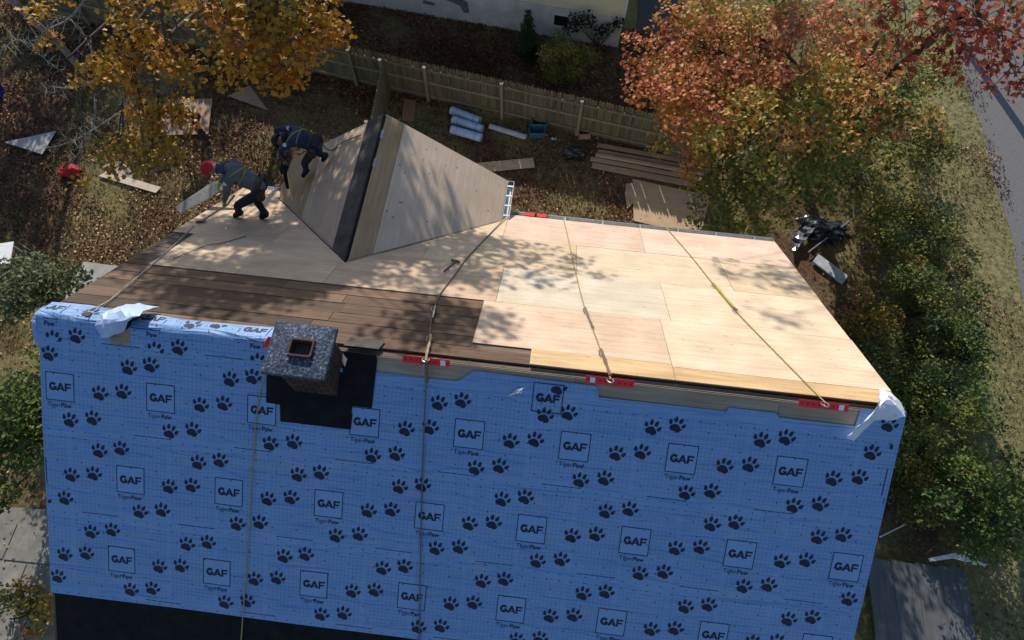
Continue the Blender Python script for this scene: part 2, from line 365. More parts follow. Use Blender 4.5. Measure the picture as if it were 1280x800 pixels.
# tape patches on the gable ridge
m_tape = plain('pale_tape', (.30, .33, .38), .4, var=.2, scale=12)
for y0, l in ((3.75, .28), (4.35, .3)):
    gsheet(1, .005, .05, y0, y0, y0+l*.6, y0+l*.6, m_tape, 'tape_patch', .006, .004)

# gutters
def gutter(p0, p1, out, name='gutter', n_h=7):
    p0, p1, out = Vector(p0), Vector(p1), Vector(out); mb = MB()
    prof = [(0, 0), (0, -.10), (.085, -.10), (.115, -.03), (.125, .0), (.118, .0), (.108, -.03), (.08, -.094), (.007, -.094), (.007, 0)]
    a = [p0+out*u+Vector((0, 0, v)) for u, v in prof]; b = [p1+out*u+Vector((0, 0, v)) for u, v in prof]; n = len(prof)
    mb.add(a+b, [(i, (i+1) % n, n+(i+1) % n, n+i) for i in range(n)] + [(0, 1, 2, 7, 8, 9), (n+9, n+8, n+7, n+2, n+1, n)])
    o = hpart(name, mb, m_alu); d = p1-p0
    hsub('end_cap', MB().prism([p1+out*u+Vector((0, 0, v)) for u, v in prof[:5]], d.normalized()*.004), m_alu, o)
    for i in range(n_h):
        c = p0+d*((i+.5)/n_h); hsub('hanger', MB().box(c+out*.06+Vector((0, 0, -.004)), (.03 if abs(d.x) > abs(d.y) else .12, .12 if abs(d.x) > abs(d.y) else .03, .006)), m_alu, o)
    return o
gutter((GX1+.12, SE*CT+.012, H_-.045), (XR, SE*CT+.012, H_-.045), (0, 1, 0))
gutter((XL, SE*CT+.012, H_-.045), (GX0-.12, SE*CT+.012, H_-.045), (0, 1, 0), n_h=2)
gutter((GX1+.024, vy(LG)+.06, HG-DG-.03), (GX1+.024, YG, HG-DG-.03), (1, 0, 0), n_h=4)

# ------------------------------------------------------------------ blue underlayment
def hgt(x, s): return .004*math.sin(2.1*x+.8*s) + .003*math.sin(1.3*x-2.7*s+1)
def PAP(x, s, o): 
    if s >= 0: return NEAR(x, s, o+hgt(x, s))
    return FAR(x, -s, o+hgt(x, s))
def paper_material():
    m, t, b, N, L = nodes('blue_underlayment')
    tc = N.new('ShaderNodeTexCoord'); sp = N.new('ShaderNodeSeparateXYZ'); uv = N.new('ShaderNodeUVMap'); L.new(uv.outputs[0], sp.inputs[0])
    def line(out, period, width):
        d = N.new('ShaderNodeMath'); d.operation = 'DIVIDE'; d.inputs[1].default_value = period; L.new(out, d.inputs[0])
        fr = N.new('ShaderNodeMath'); fr.operation = 'FRACT'; L.new(d.outputs[0], fr.inputs[0])
        lt = N.new('ShaderNodeMath'); lt.operation = 'LESS_THAN'; lt.inputs[1].default_value = width/period; L.new(fr.outputs[0], lt.inputs[0]); return lt
    a, c = line(sp.outputs[0], .0508, .006), line(sp.outputs[1], .0508, .006)
    mx = N.new('ShaderNodeMath'); mx.operation = 'MAXIMUM'; L.new(a.outputs[0], mx.inputs[0]); L.new(c.outputs[0], mx.inputs[1])
    # some strips of the print carry no grid
    g1 = line(sp.outputs[0], .633, .05); g2 = N.new('ShaderNodeMath'); g2.operation = 'SUBTRACT'; g2.use_clamp = True
    L.new(mx.outputs[0], g2.inputs[0]); L.new(g1.outputs[0], g2.inputs[1])
    sh_ = N.new('ShaderNodeMath'); sh_.operation = 'SUBTRACT'; sh_.inputs[1].default_value = 20.35-1.128+.03-.13; L.new(sp.outputs[1], sh_.inputs[0])
    g3 = line(sh_.outputs[0], 1.128, .13); g4 = N.new('ShaderNodeMath'); g4.operation = 'SUBTRACT'; g4.use_clamp = True
    L.new(g2.outputs[0], g4.inputs[0]); L.new(g3.outputs[0], g4.inputs[1]); g2 = g4
    n = N.new('ShaderNodeTexNoise'); n.inputs['Scale'].default_value = 1.6; n.inputs['Detail'].default_value = 5; L.new(tc.outputs['Object'], n.inputs['Vector'])
    r = N.new('ShaderNodeValToRGB'); r.color_ramp.elements[0].position = .3; r.color_ramp.elements[1].position = .7
    r.color_ramp.elements[0].color = (.152, .282, .52, 1); r.color_ramp.elements[1].color = (.182, .318, .57, 1); L.new(n.outputs[0], r.inputs[0])
    mm = N.new('ShaderNodeMix'); mm.data_type = 'RGBA'; L.new(r.outputs[0], mm.inputs[6]); mm.inputs[7].default_value = (.045, .09, .23, 1)
    k = N.new('ShaderNodeMath'); k.operation = 'MULTIPLY'; k.inputs[1].default_value = .48; L.new(g2.outputs[0], k.inputs[0]); L.new(k.outputs[0], mm.inputs[0])
    L.new(mm.outputs[2], b.inputs['Base Color']); b.inputs['Roughness'].default_value = .55; b.inputs['Specular IOR Level'].default_value = .3
    w1 = N.new('ShaderNodeTexNoise'); w1.inputs['Scale'].default_value = 4.5; w1.inputs['Detail'].default_value = 3; w1.inputs['Distortion'].default_value = 1.2
    L.new(tc.outputs['Object'], w1.inputs['Vector']); bp = N.new('ShaderNodeBump'); bp.inputs['Distance'].default_value = .012; bp.inputs['Strength'].default_value = .5
    mpw = N.new('ShaderNodeMapping'); mpw.inputs['Scale'].default_value = (.7, 4.5, 4.5); mpw.inputs['Rotation'].default_value = (0, 0, .12); L.new(tc.outputs['Object'], mpw.inputs[0])
    w2_ = N.new('ShaderNodeTexNoise'); w2_.inputs['Scale'].default_value = 1.6; w2_.inputs['Detail'].default_value = 2; w2_.inputs['Distortion'].default_value = .8; L.new(mpw.outputs[0], w2_.inputs['Vector'])
    bp2 = N.new('ShaderNodeBump'); bp2.inputs['Distance'].default_value = .12; bp2.inputs['Strength'].default_value = .6; L.new(w2_.outputs[0], bp2.inputs['Height']); L.new(bp.outputs[0], bp2.inputs['Normal'])
    L.new(w1.outputs[0], bp.inputs['Height']); L.new(bp2.outputs[0], b.inputs['Normal'])
    sc_ = N.new('ShaderNodeTexNoise'); sc_.inputs['Scale'].default_value = 2.6; sc_.inputs['Detail'].default_value = 9; sc_.inputs['Roughness'].default_value = .72; L.new(tc.outputs['Object'], sc_.inputs['Vector'])
    rs = N.new('ShaderNodeValToRGB'); rs.color_ramp.elements[0].position = .52; rs.color_ramp.elements[1].position = .72; rs.color_ramp.elements[0].color = (0, 0, 0, 1); rs.color_ramp.elements[1].color = (.5, .5, .5, 1); L.new(sc_.outputs[0], rs.inputs[0])
    md = N.new('ShaderNodeMix'); md.data_type = 'RGBA'; L.new(rs.outputs[0], md.inputs[0]); L.new(mm.outputs[2], md.inputs[6]); md.inputs[7].default_value = (.27, .33, .43, 1); L.new(md.outputs[2], b.inputs['Base Color'])
    return m
m_paper = paper_material()
m_print = plain('navy_print', (.008, .012, .035), .6, var=.1)
m_print_bg = plain('plain_blue_print', (.178, .312, .555), .55, var=.05, scale=2)
m_print_thin = plain('navy_print_thin', (.02, .035, .09), .6, var=.1)
def paper_sheet(s_top, s_bot, off, xa=XL-.03, xb=XR+.012, nx=110, ns=8, name='underlayment_sheet', jit=0.0):
    mb = MB(); uvs = []
    for i in range(nx+1):
        x = xa+(xb-xa)*i/nx; st = s_top(x) if callable(s_top) else s_top; sb = s_bot(x) if callable(s_bot) else s_bot
        for j in range(ns+1):
            s = st+(sb-st)*j/ns; o = off
            if j == ns: s += .006*math.sin(x*2.3+off*900)
            mb.v.append(tuple(PAP(x, s, o))); uvs.append((x+20, s+20))
    for i in range(nx):
        for j in range(ns):
            q = i*(ns+1)+j; mb.f.append((q, q+1, q+ns+2, q+ns+1))
    mb.smooth = True; me = mb.mesh(name); ul = me.uv_layers.new(name='UVMap')
    ul.data.foreach_set('uv', np.array([uvs[l.vertex_index] for l in me.loops], dtype=np.float32).ravel())
    o = link(name, me, m_paper, house); o.matrix_parent_inverse = HINV; return o
# --- flat print
class Print:
    def __init__(s, off, ok): s.mb = MB(); s.thin = MB(); s.bg = MB(); s.off = off; s.ok = ok; s.k = 0
    def poly(s, pts, thin=False):
        if not all(s.ok(x, q) for x, q in pts): return
        s.k += 1; o = s.off+.0005*(s.k % 3); mb = s.thin if thin else s.mb
        vs = [PAP(x, q, o) for x, q in pts]; mb.add(vs, [tuple(range(len(vs)))[::-1]])
def ell(cx, cy, rx, ry, rot, n=10, tear=0.0):
    c, sn = math.cos(rot), math.sin(rot); out = []
    for k in range(n):
        a = 2*math.pi*k/n; x = rx*math.cos(a)*(1-tear*math.sin(a)); y = ry*math.sin(a)
        out.append((cx+x*c-y*sn, cy+x*sn+y*c))
    return out
def paw(P, x, s, sc=1.0):
    rot = R_(17)
    def tr(pts): 
        c, sn = math.cos(rot), math.sin(rot); return [(x+sc*(a*c-b*sn), s+sc*(a*sn+b*c)) for a, b in pts]
    pad = [(-.062, .066), (-.070, .030), (-.048, .004), (-.018, -.016), (.018, -.016), (.046, .004), (.070, .030), (.060, .066), (.022, .080), (0, .070), (-.024, .080)]
    P.poly(tr(pad)[::-1])
    for cx, cy, rx, ry, a in ((-.083, -.022, .021, .034, -.45), (-.034, -.070, .021, .038, -.12), (.030, -.072, .021, .038, .14), (.082, -.026, .021, .034, .45)):
        P.poly(tr(ell(cx, cy, rx, ry, a, 9, -.35))[::-1])
def stroke(P, pts, th, f):
    for (a, b), (c, d) in zip(pts[:-1], pts[1:]):
        l = math.hypot(c-a, d-b); ux, uy = (c-a)/l, (d-b)/l; nx_, ny_ = -uy*th/2, ux*th/2; e = th*.22
        a_, b_, c_, d_ = a-ux*e, b-uy*e, c+ux*e, d+uy*e
        P.poly([f(a_+nx_, b_+ny_), f(c_+nx_, d_+ny_), f(c_-nx_, d_-ny_), f(a_-nx_, b_-ny_)])
def text_tris(body, off=0.0):
    cu = bpy.data.curves.new('t', 'FONT'); cu.body = body; cu.size = 1; cu.offset = off; ob = bpy.data.objects.new('t', cu); col.objects.link(ob)
    dg = bpy.context.evaluated_depsgraph_get(); me = bpy.data.meshes.new_from_object(ob.evaluated_get(dg))
    out = [[tuple(me.vertices[v].co[:2]) for v in p.vertices] for p in me.polygons]
    bpy.data.objects.remove(ob); bpy.data.curves.remove(cu); bpy.data.meshes.remove(me)
    xs = [p[0] for q in out for p in q]; return [[(a-min(xs), b) for a, b in q] for q in out], max(xs)-min(xs)
T_tiger, w_tiger = text_tris('Tiger', .0); T_paw, w_paw = text_tris('Paw', .022)
def logo(P, x, s, text=True):
    cs = [(x-.178, s-.178), (x+.178, s-.178), (x+.178, s+.178), (x-.178, s+.178)]
    if all(P.ok(*c) for c in cs):
        g = [PAP(x-.178+.356*i/3, s-.178+.356*j/3, P.off-.0008) for j in range(4) for i in range(4)]
        P.bg.add(g, [(j*4+i, j*4+4+i, j*4+5+i, j*4+1+i) for j in range(3) for i in range(3)])
    h = .18; t = .010
    for a, b, c, d in ((-h, -h, h, -h+t), (-h, h-t, h, h), (-h, -h+t, -h+t, h-t), (h-t, -h+t, h, h-t)):
        n = 4
        for i in range(n):
            if c-a > d-b: P.poly([(x+a+(c-a)*i/n, s+b), (x+a+(c-a)*i/n, s+d), (x+a+(c-a)*(i+1)/n, s+d), (x+a+(c-a)*(i+1)/n, s+b)])
            else: P.poly([(x+a, s+b+(d-b)*i/n), (x+a, s+b+(d-b)*(i+1)/n), (x+c, s+b+(d-b)*(i+1)/n), (x+c, s+b+(d-b)*i/n)])
    def put(x0, wd): return lambda a, b: (x+x0+a*wd, s+.052-b*.104)
    f = put(-.138, .096)
    arc = [(.52+.36*math.cos(a), .5+.38*math.sin(a)) for a in np.linspace(R_(42), R_(318), 11)]
    stroke(P, arc, .30, f); stroke(P, [(.90, .12), (.90, .44)], .22, f); stroke(P, [(.58, .44), (.92, .44)], .17, f)
    f = put(-.040, .098); stroke(P, [(.10, .06), (.50, .9)], .27, f); stroke(P, [(.90, .06), (.50, .9)], .27, f); stroke(P, [(.28, .28), (.72, .28)], .18, f)
    f = put(.062, .085); stroke(P, [(.15, .06), (.15, .94)], .28, f); stroke(P, [(.15, .88), (.92, .88)], .22, f); stroke(P, [(.15, .47), (.82, .47)], .2, f)
    if not text: return
    z = .30/(w_tiger+w_paw)
    for tris, x0, th in ((T_tiger, -.165, True), (T_paw, -.165+w_tiger*z+.006, False)):
        for q in tris: P.poly([(x+x0+a*z, s+.262-b*z) for a, b in q][::1], th)
def course(P, xo, sb, n=9, p=1.266, i0=-1):
    for i in range(i0, n):
        x = xo+p*i; logo(P, x, sb)
        for dx, ds in ((-.396, -.335), (-.12, -.40), (.50, .035), (.79, -.02), (.114, .425), (.404, .365)): paw(P, x+dx, sb+ds)
def dots(P, sa, sb, seed):
    rr = random.Random(seed); x = XL+.3+rr.random()
    while x < XR-.5:
        for i in range(6): P.poly([(x+i*.08, sb-.075), (x+i*.08, sb-.067), (x+i*.08+.07, sb-.067), (x+i*.08+.07, sb-.075)])
        x += 1.266
    for s in (sa+.06, sb-.03):
        x = XL+.05
        while x < XR: P.poly(ell(x, s+rr.uniform(-.006, .006), .008, .008, 0, 6)[::-1]); x += .155
    for k in range(1, 6):
        x = XL+.07*k
        while x < XR: P.poly(ell(x+rr.uniform(-.01, .01), sa+(sb-sa)*k/6, .0085, .0085, 0, 6)[::-1]); x += .32
inside = lambda sa, sb: (lambda x, s: XL-.02 < x < XR and sa < s < sb)
SC = [(.35, 1.482), (1.482, 2.606), (2.606, 3.745)]
offs = [.016, .012, .008]
for k, ((sa, sb), oo) in enumerate(zip(SC, offs)):
    sh = paper_sheet(sa-.1, sb, oo)
    P = Print(oo+.0022, inside(sa+.004, sb-.006)); course(P, (-5.5066, -4.6382, -4.7807)[k], (sa+sb)/2-.03 if k else .889); dots(P, sa, sb, k)
    for mb, mt in ((P.mb, m_print), (P.thin, m_print_thin), (P.bg, m_print_bg)): tag(hsub('print', mb, mt, sh), kind='stuff')
def table(tb):
    def f(x):
        for (a, b), (c, d) in zip(tb[:-1], tb[1:]):
            if a <= x <= c: return b+(d-b)*(x-a)/(c-a)
        return tb[-1][1] if x > tb[-1][0] else tb[0][1]
    return f
top_r = table([(-1.66, .27), (-.66, .25), (-.62, .24), (-.45, .10), (1.0, .12), (1.03, .28), (1.6, .27), (2.49, .31), (2.52, .2), (3.08, .2), (3.14, .30), (3.97, .28), (4.0, .03), (4.53, .03)])
sh = paper_sheet(top_r, lambda x: .35+.012*math.sin(x*5), .020, xa=-2.7, nx=280, ns=5)
P = Print(.0222, lambda x, s: -2.6 < x < XR and top_r(x)+.003 < s < .35)
course(P, -5.9, -.235)
P.off = .0245; P.ok = lambda x, s: top_r(x)+.003 < s < .6; logo(P, .44, .33, False); tag(hsub('print', P.mb, m_print, sh), kind='stuff')
top_l = table([(-5.76, -.26), (-5.3, -.28), (-4.95, -.22), (-4.78, -.02), (-4.72, .10), (-4.62, .06), (-4.5, -.24), (-4.1, -.20), (-3.4, -.22), (-2.95, -.25), (-2.88, -.05)])
sh = paper_sheet(top_l, lambda x: .352+.01*math.sin(x*4), .020, xa=XL-.05, xb=-2.88, nx=120, ns=9)
P = Print(.0222, lambda x, s: -5.74 < x < -2.9 and top_l(x)+.01 < s < .35)
course(P, -4.41, -.135); dots(P, -.2, .35, 9)
hsub('print', P.mb, m_print, sh)
# left rake wrap
wr = MB()
for i in range(15):
    s = -.25+i*.045
    for j in range(4): 
        p = PAP(XL-.05-.055*j*math.sin(min(1, max(0, (i+.5)/7))*math.pi/2), s, .02); wr.v.append((p.x, p.y, p.z-.035*j*j*.6+.015*math.sin(i*.9)))
for i in range(14):
    for j in range(3): wr.f.append((i*4+j, i*4+j+1, i*4+j+5, i*4+j+4))
wr.smooth = True; hpart('underlayment_wrap', wr, m_paper)
# eave membrane
em = MB()
for i in range(41):
    x = XL+.03+(XR-XL-.04)*i/40
    for j in range(8): em.v.append(tuple(PAP(x, 3.66+j*.24, .0045)))
for i in range(40):
    for j in range(7): em.f.append((i*8+j, i*8+j+1, i*8+j+9, i*8+j+8))
em.smooth = True; hpart('eave_membrane', em, m_black)
# weathered plywood strip showing below the ridge
m_strip = wood('grey_ply_strip', (.40, .32, .24), (.28, .22, .16), 0, .6, var=.15)
for a, b in ((-1.62, .74), (.74, 3.1), (3.1, 4.49)):
    mb = MB(); mb.hull8([NEAR(a, .055, -.006), NEAR(a, .5, -.006), NEAR(b-.005, .5, -.006), NEAR(b-.005, .055, -.006)], [NEAR(a, .055, .003), NEAR(a, .5, .003), NEAR(b-.005, .5, .003), NEAR(b-.005, .055, .003)])
    hpart('plywood_strip', mb, m_strip)
# loose flaps
m_flap = plain('underlayment_back', (.62, .66, .74), .5, var=.1, scale=4, bump=.01)
def flap(rows, name='loose_flap', mat=m_flap, sub=3):
    n = len(rows[0]); mb = MB()
    for r in rows: mb.v += [tuple(p) for p in r]
    for i in range(len(rows)-1):
        for j in range(n-1): mb.f.append((i*n+j, i*n+j+1, i*n+n+j+1, i*n+n+j))
    me = mb.mesh(name); bm = bmesh.new(); bm.from_mesh(me)
    bmesh.ops.subdivide_edges(bm, edges=bm.edges[:], cuts=sub, use_grid_fill=True, smooth=.6); 
    for q in bm.verts: q.co += Vector((random.gauss(0, .006), random.gauss(0, .006), random.gauss(0, .009)))
    bm.to_mesh(me); bm.free()
    o = link(name, me, mat, house); o.matrix_parent_inverse = HINV; return o
flap([[NEAR(4.50, .06, .03), FAR(4.44, .08, .08), FAR(4.32, .24, .10)],
      [NEAR(4.36, .12, .05), FAR(4.28, .00, .12), FAR(4.22, .17, .13)],
      [NEAR(4.14, .16, .05), NEAR(4.05, .08, .13), NEAR(4.08, -.03, .16)],
      [NEAR(3.99, .42, .03), NEAR(3.87, .40, .08), NEAR(3.92, .24, .14)]])
flap([[FAR(-4.98, .25, .03), FAR(-4.75, .30, .10), FAR(-4.45, .34, .08)],
      [NEAR(-5.0, .0, .03), NEAR(-4.75, -.06, .13), NEAR(-4.42, -.14, .12)],
      [NEAR(-4.98, .22, .025), NEAR(-4.85, .18, .08), NEAR(-4.66, .10, .06)]], mat=plain('underlayment_back_blue', (.36, .46, .66), .45, var=.1, scale=4))
flap([[NEAR(-.02, .36, .03), NEAR(.04, .27, .05)], [NEAR(.12, .30, .03), NEAR(.16, .22, .04)]])
# light bare patch under the left flap
mb = MB().prism([NEAR(-4.86, .05, .0215), NEAR(-4.6, .07, .0215), NEAR(-4.6, .26, .0215), NEAR(-4.84, .28, .0215)], NEAR(0, 0, .003)-NEAR(0, 0, 0))
hpart('plywood_patch', mb, m_strip)

# ------------------------------------------------------------------ chimney
cx0, cx1, cy0, cy1, cz = -2.575, -2.04, -.50, -.03, 8.83
ch = hpart('chimney', MB().box(((cx0+cx1)/2, (cy0+cy1)/2, 8.2), (cx1-cx0-.03, cy1-cy0-.03, 1.2)), plain('mortar', (.10, .095, .09), .95, var=.2, scale=30))
m_brick = [plain('sooty_brick_%d' % i, c, .9, var=.3, scale=20, bump=.003) for i, c in enumerate(((.055, .03, .025), (.04, .026, .023), (.075, .04, .032)))]
bme = [bevel(MB().box((0, 0, 0), (.195, .09, .06)).mesh('brick'), .004) for _ in m_brick]
for me, mt in zip(bme, m_brick): me.materials.append(mt)
def brick(x, y, z, rz, sx=1.0):
    o = link('brick', random.choice(bme), None, ch); o.location = (x, y, z); o.rotation_euler.z = rz; o.scale.x = sx
z = 7.72; row = 0
while z < cz-.05:
    for yy in (cy0+.045, cy1-.045):
        n = 3 if row % 2 else 2.5
        xs_ = [cx0+.09+k*.178 for k in range(3)] if row % 2 else [cx0+.045+.0, cx0+.18, cx0+.36, cx1-.045]
        for k, xx in enumerate(xs_): brick(xx, yy, z, 0, .86 if row % 2 else (.42 if k in (0, 3) else .86))
    for xx in (cx0+.045, cx1-.045):
        for k in range(2): brick(xx, cy0+.17+k*.14, z, math.pi/2, .66)
    z += .072; row += 1
def granite():
    m, t, b, N, L = nodes('speckled_cap'); tc = N.new('ShaderNodeTexCoord')
    v = N.new('ShaderNodeTexNoise'); v.inputs['Scale'].default_value = 34; v.inputs['Detail'].default_value = 3; v.inputs['Roughness'].default_value = .8; L.new(tc.outputs['Object'], v.inputs['Vector'])
    r = N.new('ShaderNodeValToRGB'); e = r.color_ramp.elements; e.new(.5); e.new(.56)
    for i, (p, c) in enumerate(((.43, (.010, .014, .024)), (.53, (.04, .062, .11)), (.62, (.11, .145, .20)), (.76, (.40, .40, .37)))): e[i].position = p; e[i].color = (*c, 1)
    L.new(v.outputs[0], r.inputs[0]); L.new(r.outputs[0], b.inputs['Base Color']); b.inputs['Roughness'].default_value = .85
    bp = N.new('ShaderNodeBump'); bp.inputs['Distance'].default_value = .01; L.new(v.outputs[0], bp.inputs['Height']); L.new(bp.outputs[0], b.inputs['Normal']); return m
kx0, kx1, ky0, ky1 = -2.64, -1.955, -.60, .005; fx0, fx1, fy0, fy1 = -2.40, -2.13, -.40, -.19
cap = MB(); zt, zb = 8.885, 8.80
ring_o = [(kx0, ky0), (kx1, ky0), (kx1, ky1), (kx0, ky1)]; ring_i = [(fx0, fy0), (fx1, fy0), (fx1, fy1), (fx0, fy1)]
vs = [(x, y, zt-.02) for x, y in ring_o]+[(x, y, zt+.012) for x, y in ring_i]+[(x, y, zb) for x, y in ring_o]+[(x, y, zb) for x, y in ring_i]
fs = []
for i in range(4):
    j = (i+1) % 4; fs += [(i, j, 4+j, 4+i), (8+j, 8+i, 12+i, 12+j), (8+i, 8+j, j, i), (4+i, 4+j, 12+j, 12+i)]
cap.add(vs, fs); hsub('cap_slab', cap, granite(), ch)
fl = MB(); t_ = .022
vs = []
def rr_(x0, x1, y0, y1, r, z):
    out = []
    for cx_, cy_, a0 in ((x1-r, y1-r, 0), (x0+r, y1-r, 90), (x0+r, y0+r, 180), (x1-r, y0+r, 270)):
        for k in range(4): a = R_(a0+30*k); out.append((cx_+r*math.cos(a), cy_+r*math.sin(a), z))
    return out
A, B = rr_(fx0+.004, fx1-.004, fy0+.004, fy1-.004, .03, 8.5), rr_(fx0+.004, fx1-.004, fy0+.004, fy1-.004, .03, 8.935)
C_, D = rr_(fx0+t_, fx1-t_, fy0+t_, fy1-t_, .02, 8.935), rr_(fx0+t_, fx1-t_, fy0+t_, fy1-t_, .02, 7.9); n = len(A)
fl.add(A+B+C_+D, [(k*n+i, k*n+(i+1) % n, (k+1)*n+(i+1) % n, (k+1)*n+i) for k in range(3) for i in range(n)] + [tuple(3*n+i for i in range(n))])
hsub('flue_tile', fl, plain('flue_clay', (.085, .05, .042), .85, var=.25, scale=18), ch)
# black flashing membrane round it
fm = MB()
for pts, o in (([(-2.92, .30), (-2.92, .78), (-2.55, .80), (-2.02, .84), (-1.87, .84), (-1.87, .70), (-1.63, .70), (-1.6, .1), (-1.62, .04), (-2.0, .04), (-2.0, .3)], .0265), ([(-2.75, .78), (-2.74, 1.0), (-1.87, 1.0), (-1.86, .80)], .0255)):
    pts = pts if pts[0][1] < pts[1][1] else pts
    fm.prism([NEAR(x, s, o) for x, s in pts], NEAR(0, 0, .003)-NEAR(0, 0, 0))
hpart('chimney_flashing', fm, m_black)
fr2 = MB().prism([FAR(-2.02, .01, .022), FAR(-1.60, .01, .022), FAR(-1.57, .20, .018), FAR(-1.72, .26, .018), FAR(-1.86, .19, .018), FAR(-2.0, .23, .018)], FAR(0, 0, .003)-FAR(0, 0, 0))
hpart('flashing_fold', fr2, plain('plastic_film', (.05, .048, .045), .8, var=.6, scale=7))
hpart('paper_scrap', MB().prism([NEAR(-1.99, .14, .11), NEAR(-1.95, .2, .12), NEAR(-1.93, .1, .12), NEAR(-1.98, .04, .13)], (0, 0, .004)), m_white)

# ------------------------------------------------------------------ ropes, anchors, tools on the roof
def anchor(x, label):
    o = empty('ridge_anchor', FAR(x, .02, .02), 0, label, 'roof anchor', 'red roof anchors along the ridge')
    inv = lambda p: Vector(p)-o.location
    for dx, nm in ((-.145, 'plate'), (.145, 'plate')):
        mb = MB(); a = x+dx
        mb.hull8([inv(NEAR(a-.135, .085, .032)), inv(NEAR(a+.135, .085, .032)), inv(NEAR(a+.135, .0, .038)), inv(NEAR(a-.135, .0, .038))],
                 [inv(NEAR(a-.135, .085, .038)), inv(NEAR(a+.135, .085, .038)), inv(NEAR(a+.135, .0, .044)), inv(NEAR(a-.135, .0, .044))])
        me = mb.mesh('plate'); pl = link('plate', me, m_red, o)
        for k in range(4):
            c = inv(NEAR(a-.1+k*.066, .045, .042)); h = MB().tube([c, c+Vector((0, -ST*.003, CT*.003))*1.0], .009, 8); link('nail_hole', h.mesh('nail_hole'), plain('dark_hole', (.12, .01, .012), .8), pl)
    lb = x+(.2 if x < 0 or x > 2 else -.2); mb = MB()
    mb.add([inv(NEAR(lb-.03, .075, .0435)), inv(NEAR(lb+.03, .075, .0435)), inv(NEAR(lb+.03, .012, .0475)), inv(NEAR(lb-.03, .012, .0475))], [(0, 1, 2, 3)])
    mb.build('sticker', m_white, o)
    ring = MB(); pts = []
    for k in range(13): a = 2*math.pi*k/12; pts.append(inv(NEAR(x+.04*math.cos(a), .02+.012*math.sin(a), .07+.045*math.sin(a))))
    ring.tube(pts, .009, 6).build('ring', m_steel, o); return o
anchor(-1.02, 'red ridge anchor plate straddled by rope beside old brown boards')
anchor(1.13, 'red ridge anchor plate in the middle of the ridge')
anchor(3.57, 'red ridge anchor plate near the curled white flap')
ro = MB().prism([NEAR(-2.98, .10, .04), NEAR(-2.74, .08, .04), NEAR(-2.74, -.02, .05), NEAR(-2.9, -.04, .05)], (0, 0, .01))
tag(ro.build('ridge_anchor', m_red), 'red anchor plate end sticking out behind the chimney', 'roof anchor', 'red roof anchors along the ridge')

m_rope = plain('rope_fibre', (.34, .27, .15), .9, var=.4, scale=60)
m_rope_y = plain('rope_yellow', (.36, .30, .12), .8, var=.3, scale=60)
m_rope_d = plain('rope_dark', (.16, .13, .10), .9, var=.3, scale=60)
def catm(pts, n=8):
    pts = [Vector(p) for p in pts]; out = []
    for i in range(len(pts)-1):
        p0, p1, p2, p3 = pts[max(i-1, 0)], pts[i], pts[i+1], pts[min(i+2, len(pts)-1)]
        for k in range(n):
            t = k/n; out.append(.5*((2*p1)+(p2-p0)*t+(2*p0-5*p1+4*p2-p3)*t*t+(3*p1-p0-3*p2+p3)*t**3))
    return out+[pts[-1]]
def rope(pts, label, mat=m_rope, rad=.009, grabs=()):
    base = Vector(pts[0]); o = empty('safety_rope', base, 0, label, 'rope', 'safety ropes over the roof')
    c = [p-base for p in catm(pts)]; MB().tube(c, rad, 5).build('line', mat, o)
    for f0, f1, nm, mt, w_ in grabs:
        i0, i1 = int(f0*(len(c)-1)), max(int(f0*(len(c)-1))+1, int(f1*(len(c)-1)))
        pp = [q+Vector((.01, 0, .012)) for q in c[i0:i1+1]]
        g = MB().tube(pp, [w_*(.7+.5*((k*7) % 3)/2) for k in range(len(pp))], 6); g.build(nm, mt, o)
        a, b = c[i0], c[i1]; d = (b-a).normalized(); sd = d.cross(Vector((0, 0, 1))).normalized()
        MB().tube([a+sd*.0, a+d*.05+sd*.035+Vector((0, 0, .02)), a+d*.14+sd*.03+Vector((0, 0, .02)), a+d*.17], .006, 5).build('carabiner', m_steel, o)
    return o
h = .028
rope([FAR(-.50, 5.30, .06), FAR(-.72, 4.3, h), FAR(-.98, 3.0, h), FAR(-1.07, 2.3, h), FAR(-1.17, 1.5, h), FAR(-1.13, .8, h), FAR(-1.06, .35, .03), NEAR(-1.02, .0, .08), NEAR(-1.0, .3, .045), NEAR(-.96, 1.5, .035), NEAR(-.88, 3.0, .035), NEAR(-.78, 4.6, .03)],
     'long rope from gutter corner over the ridge and down the blue slope', m_rope_d, grabs=((.40, .45, 'rope_grab', m_steel, .018), (.53, .66, 'shock_pack', m_rope, .018), (.68, .73, 'lanyard_strap', m_rope_d, .02)))
rope([FAR(.50, 5.42, .03), FAR(.60, 4.4, h), FAR(.72, 3.0, h), FAR(.86, 1.65, h), FAR(1.0, .8, h), NEAR(1.13, .0, .08)], 'rope with rope grab running up the middle of the bare plywood', m_rope, grabs=((.62, .74, 'rope_grab', m_steel, .016), (.86, .98, 'shock_pack', m_rope_d, .02)))
rope([FAR(2.47, 5.42, .03), FAR(2.75, 3.9, h), FAR(2.96, 2.5, h), FAR(3.15, 1.6, h), NEAR(3.57, .0, .08)], 'yellow rope crossing the bright plywood at the right end', m_rope_y, .008, grabs=((.42, .62, 'rope_grab', plain('olive_webbing', (.34, .32, .07), .8), .018), (.60, .64, 'clip', m_steel, .022)))
rope([FAR(-5.52, 3.1, .03), FAR(-5.40, 2.4, h), FAR(-5.28, 1.5, h), FAR(-5.2, .8, h), FAR(-5.16, .36, .03), NEAR(-5.15, -.1, .06)], 'pale rope lying along the left edge over dark boards', plain('rope_pale', (.36, .33, .28), .9, var=.2, scale=50), .008)
rope([FAR(-4.55, 2.9, .03), FAR(-4.75, 2.55, h), FAR(-4.92, 2.35, .035), FAR(-5.12, 1.8, h)], 'short dark rope lying on the shaded plywood by the worker', m_rope_d, .007)
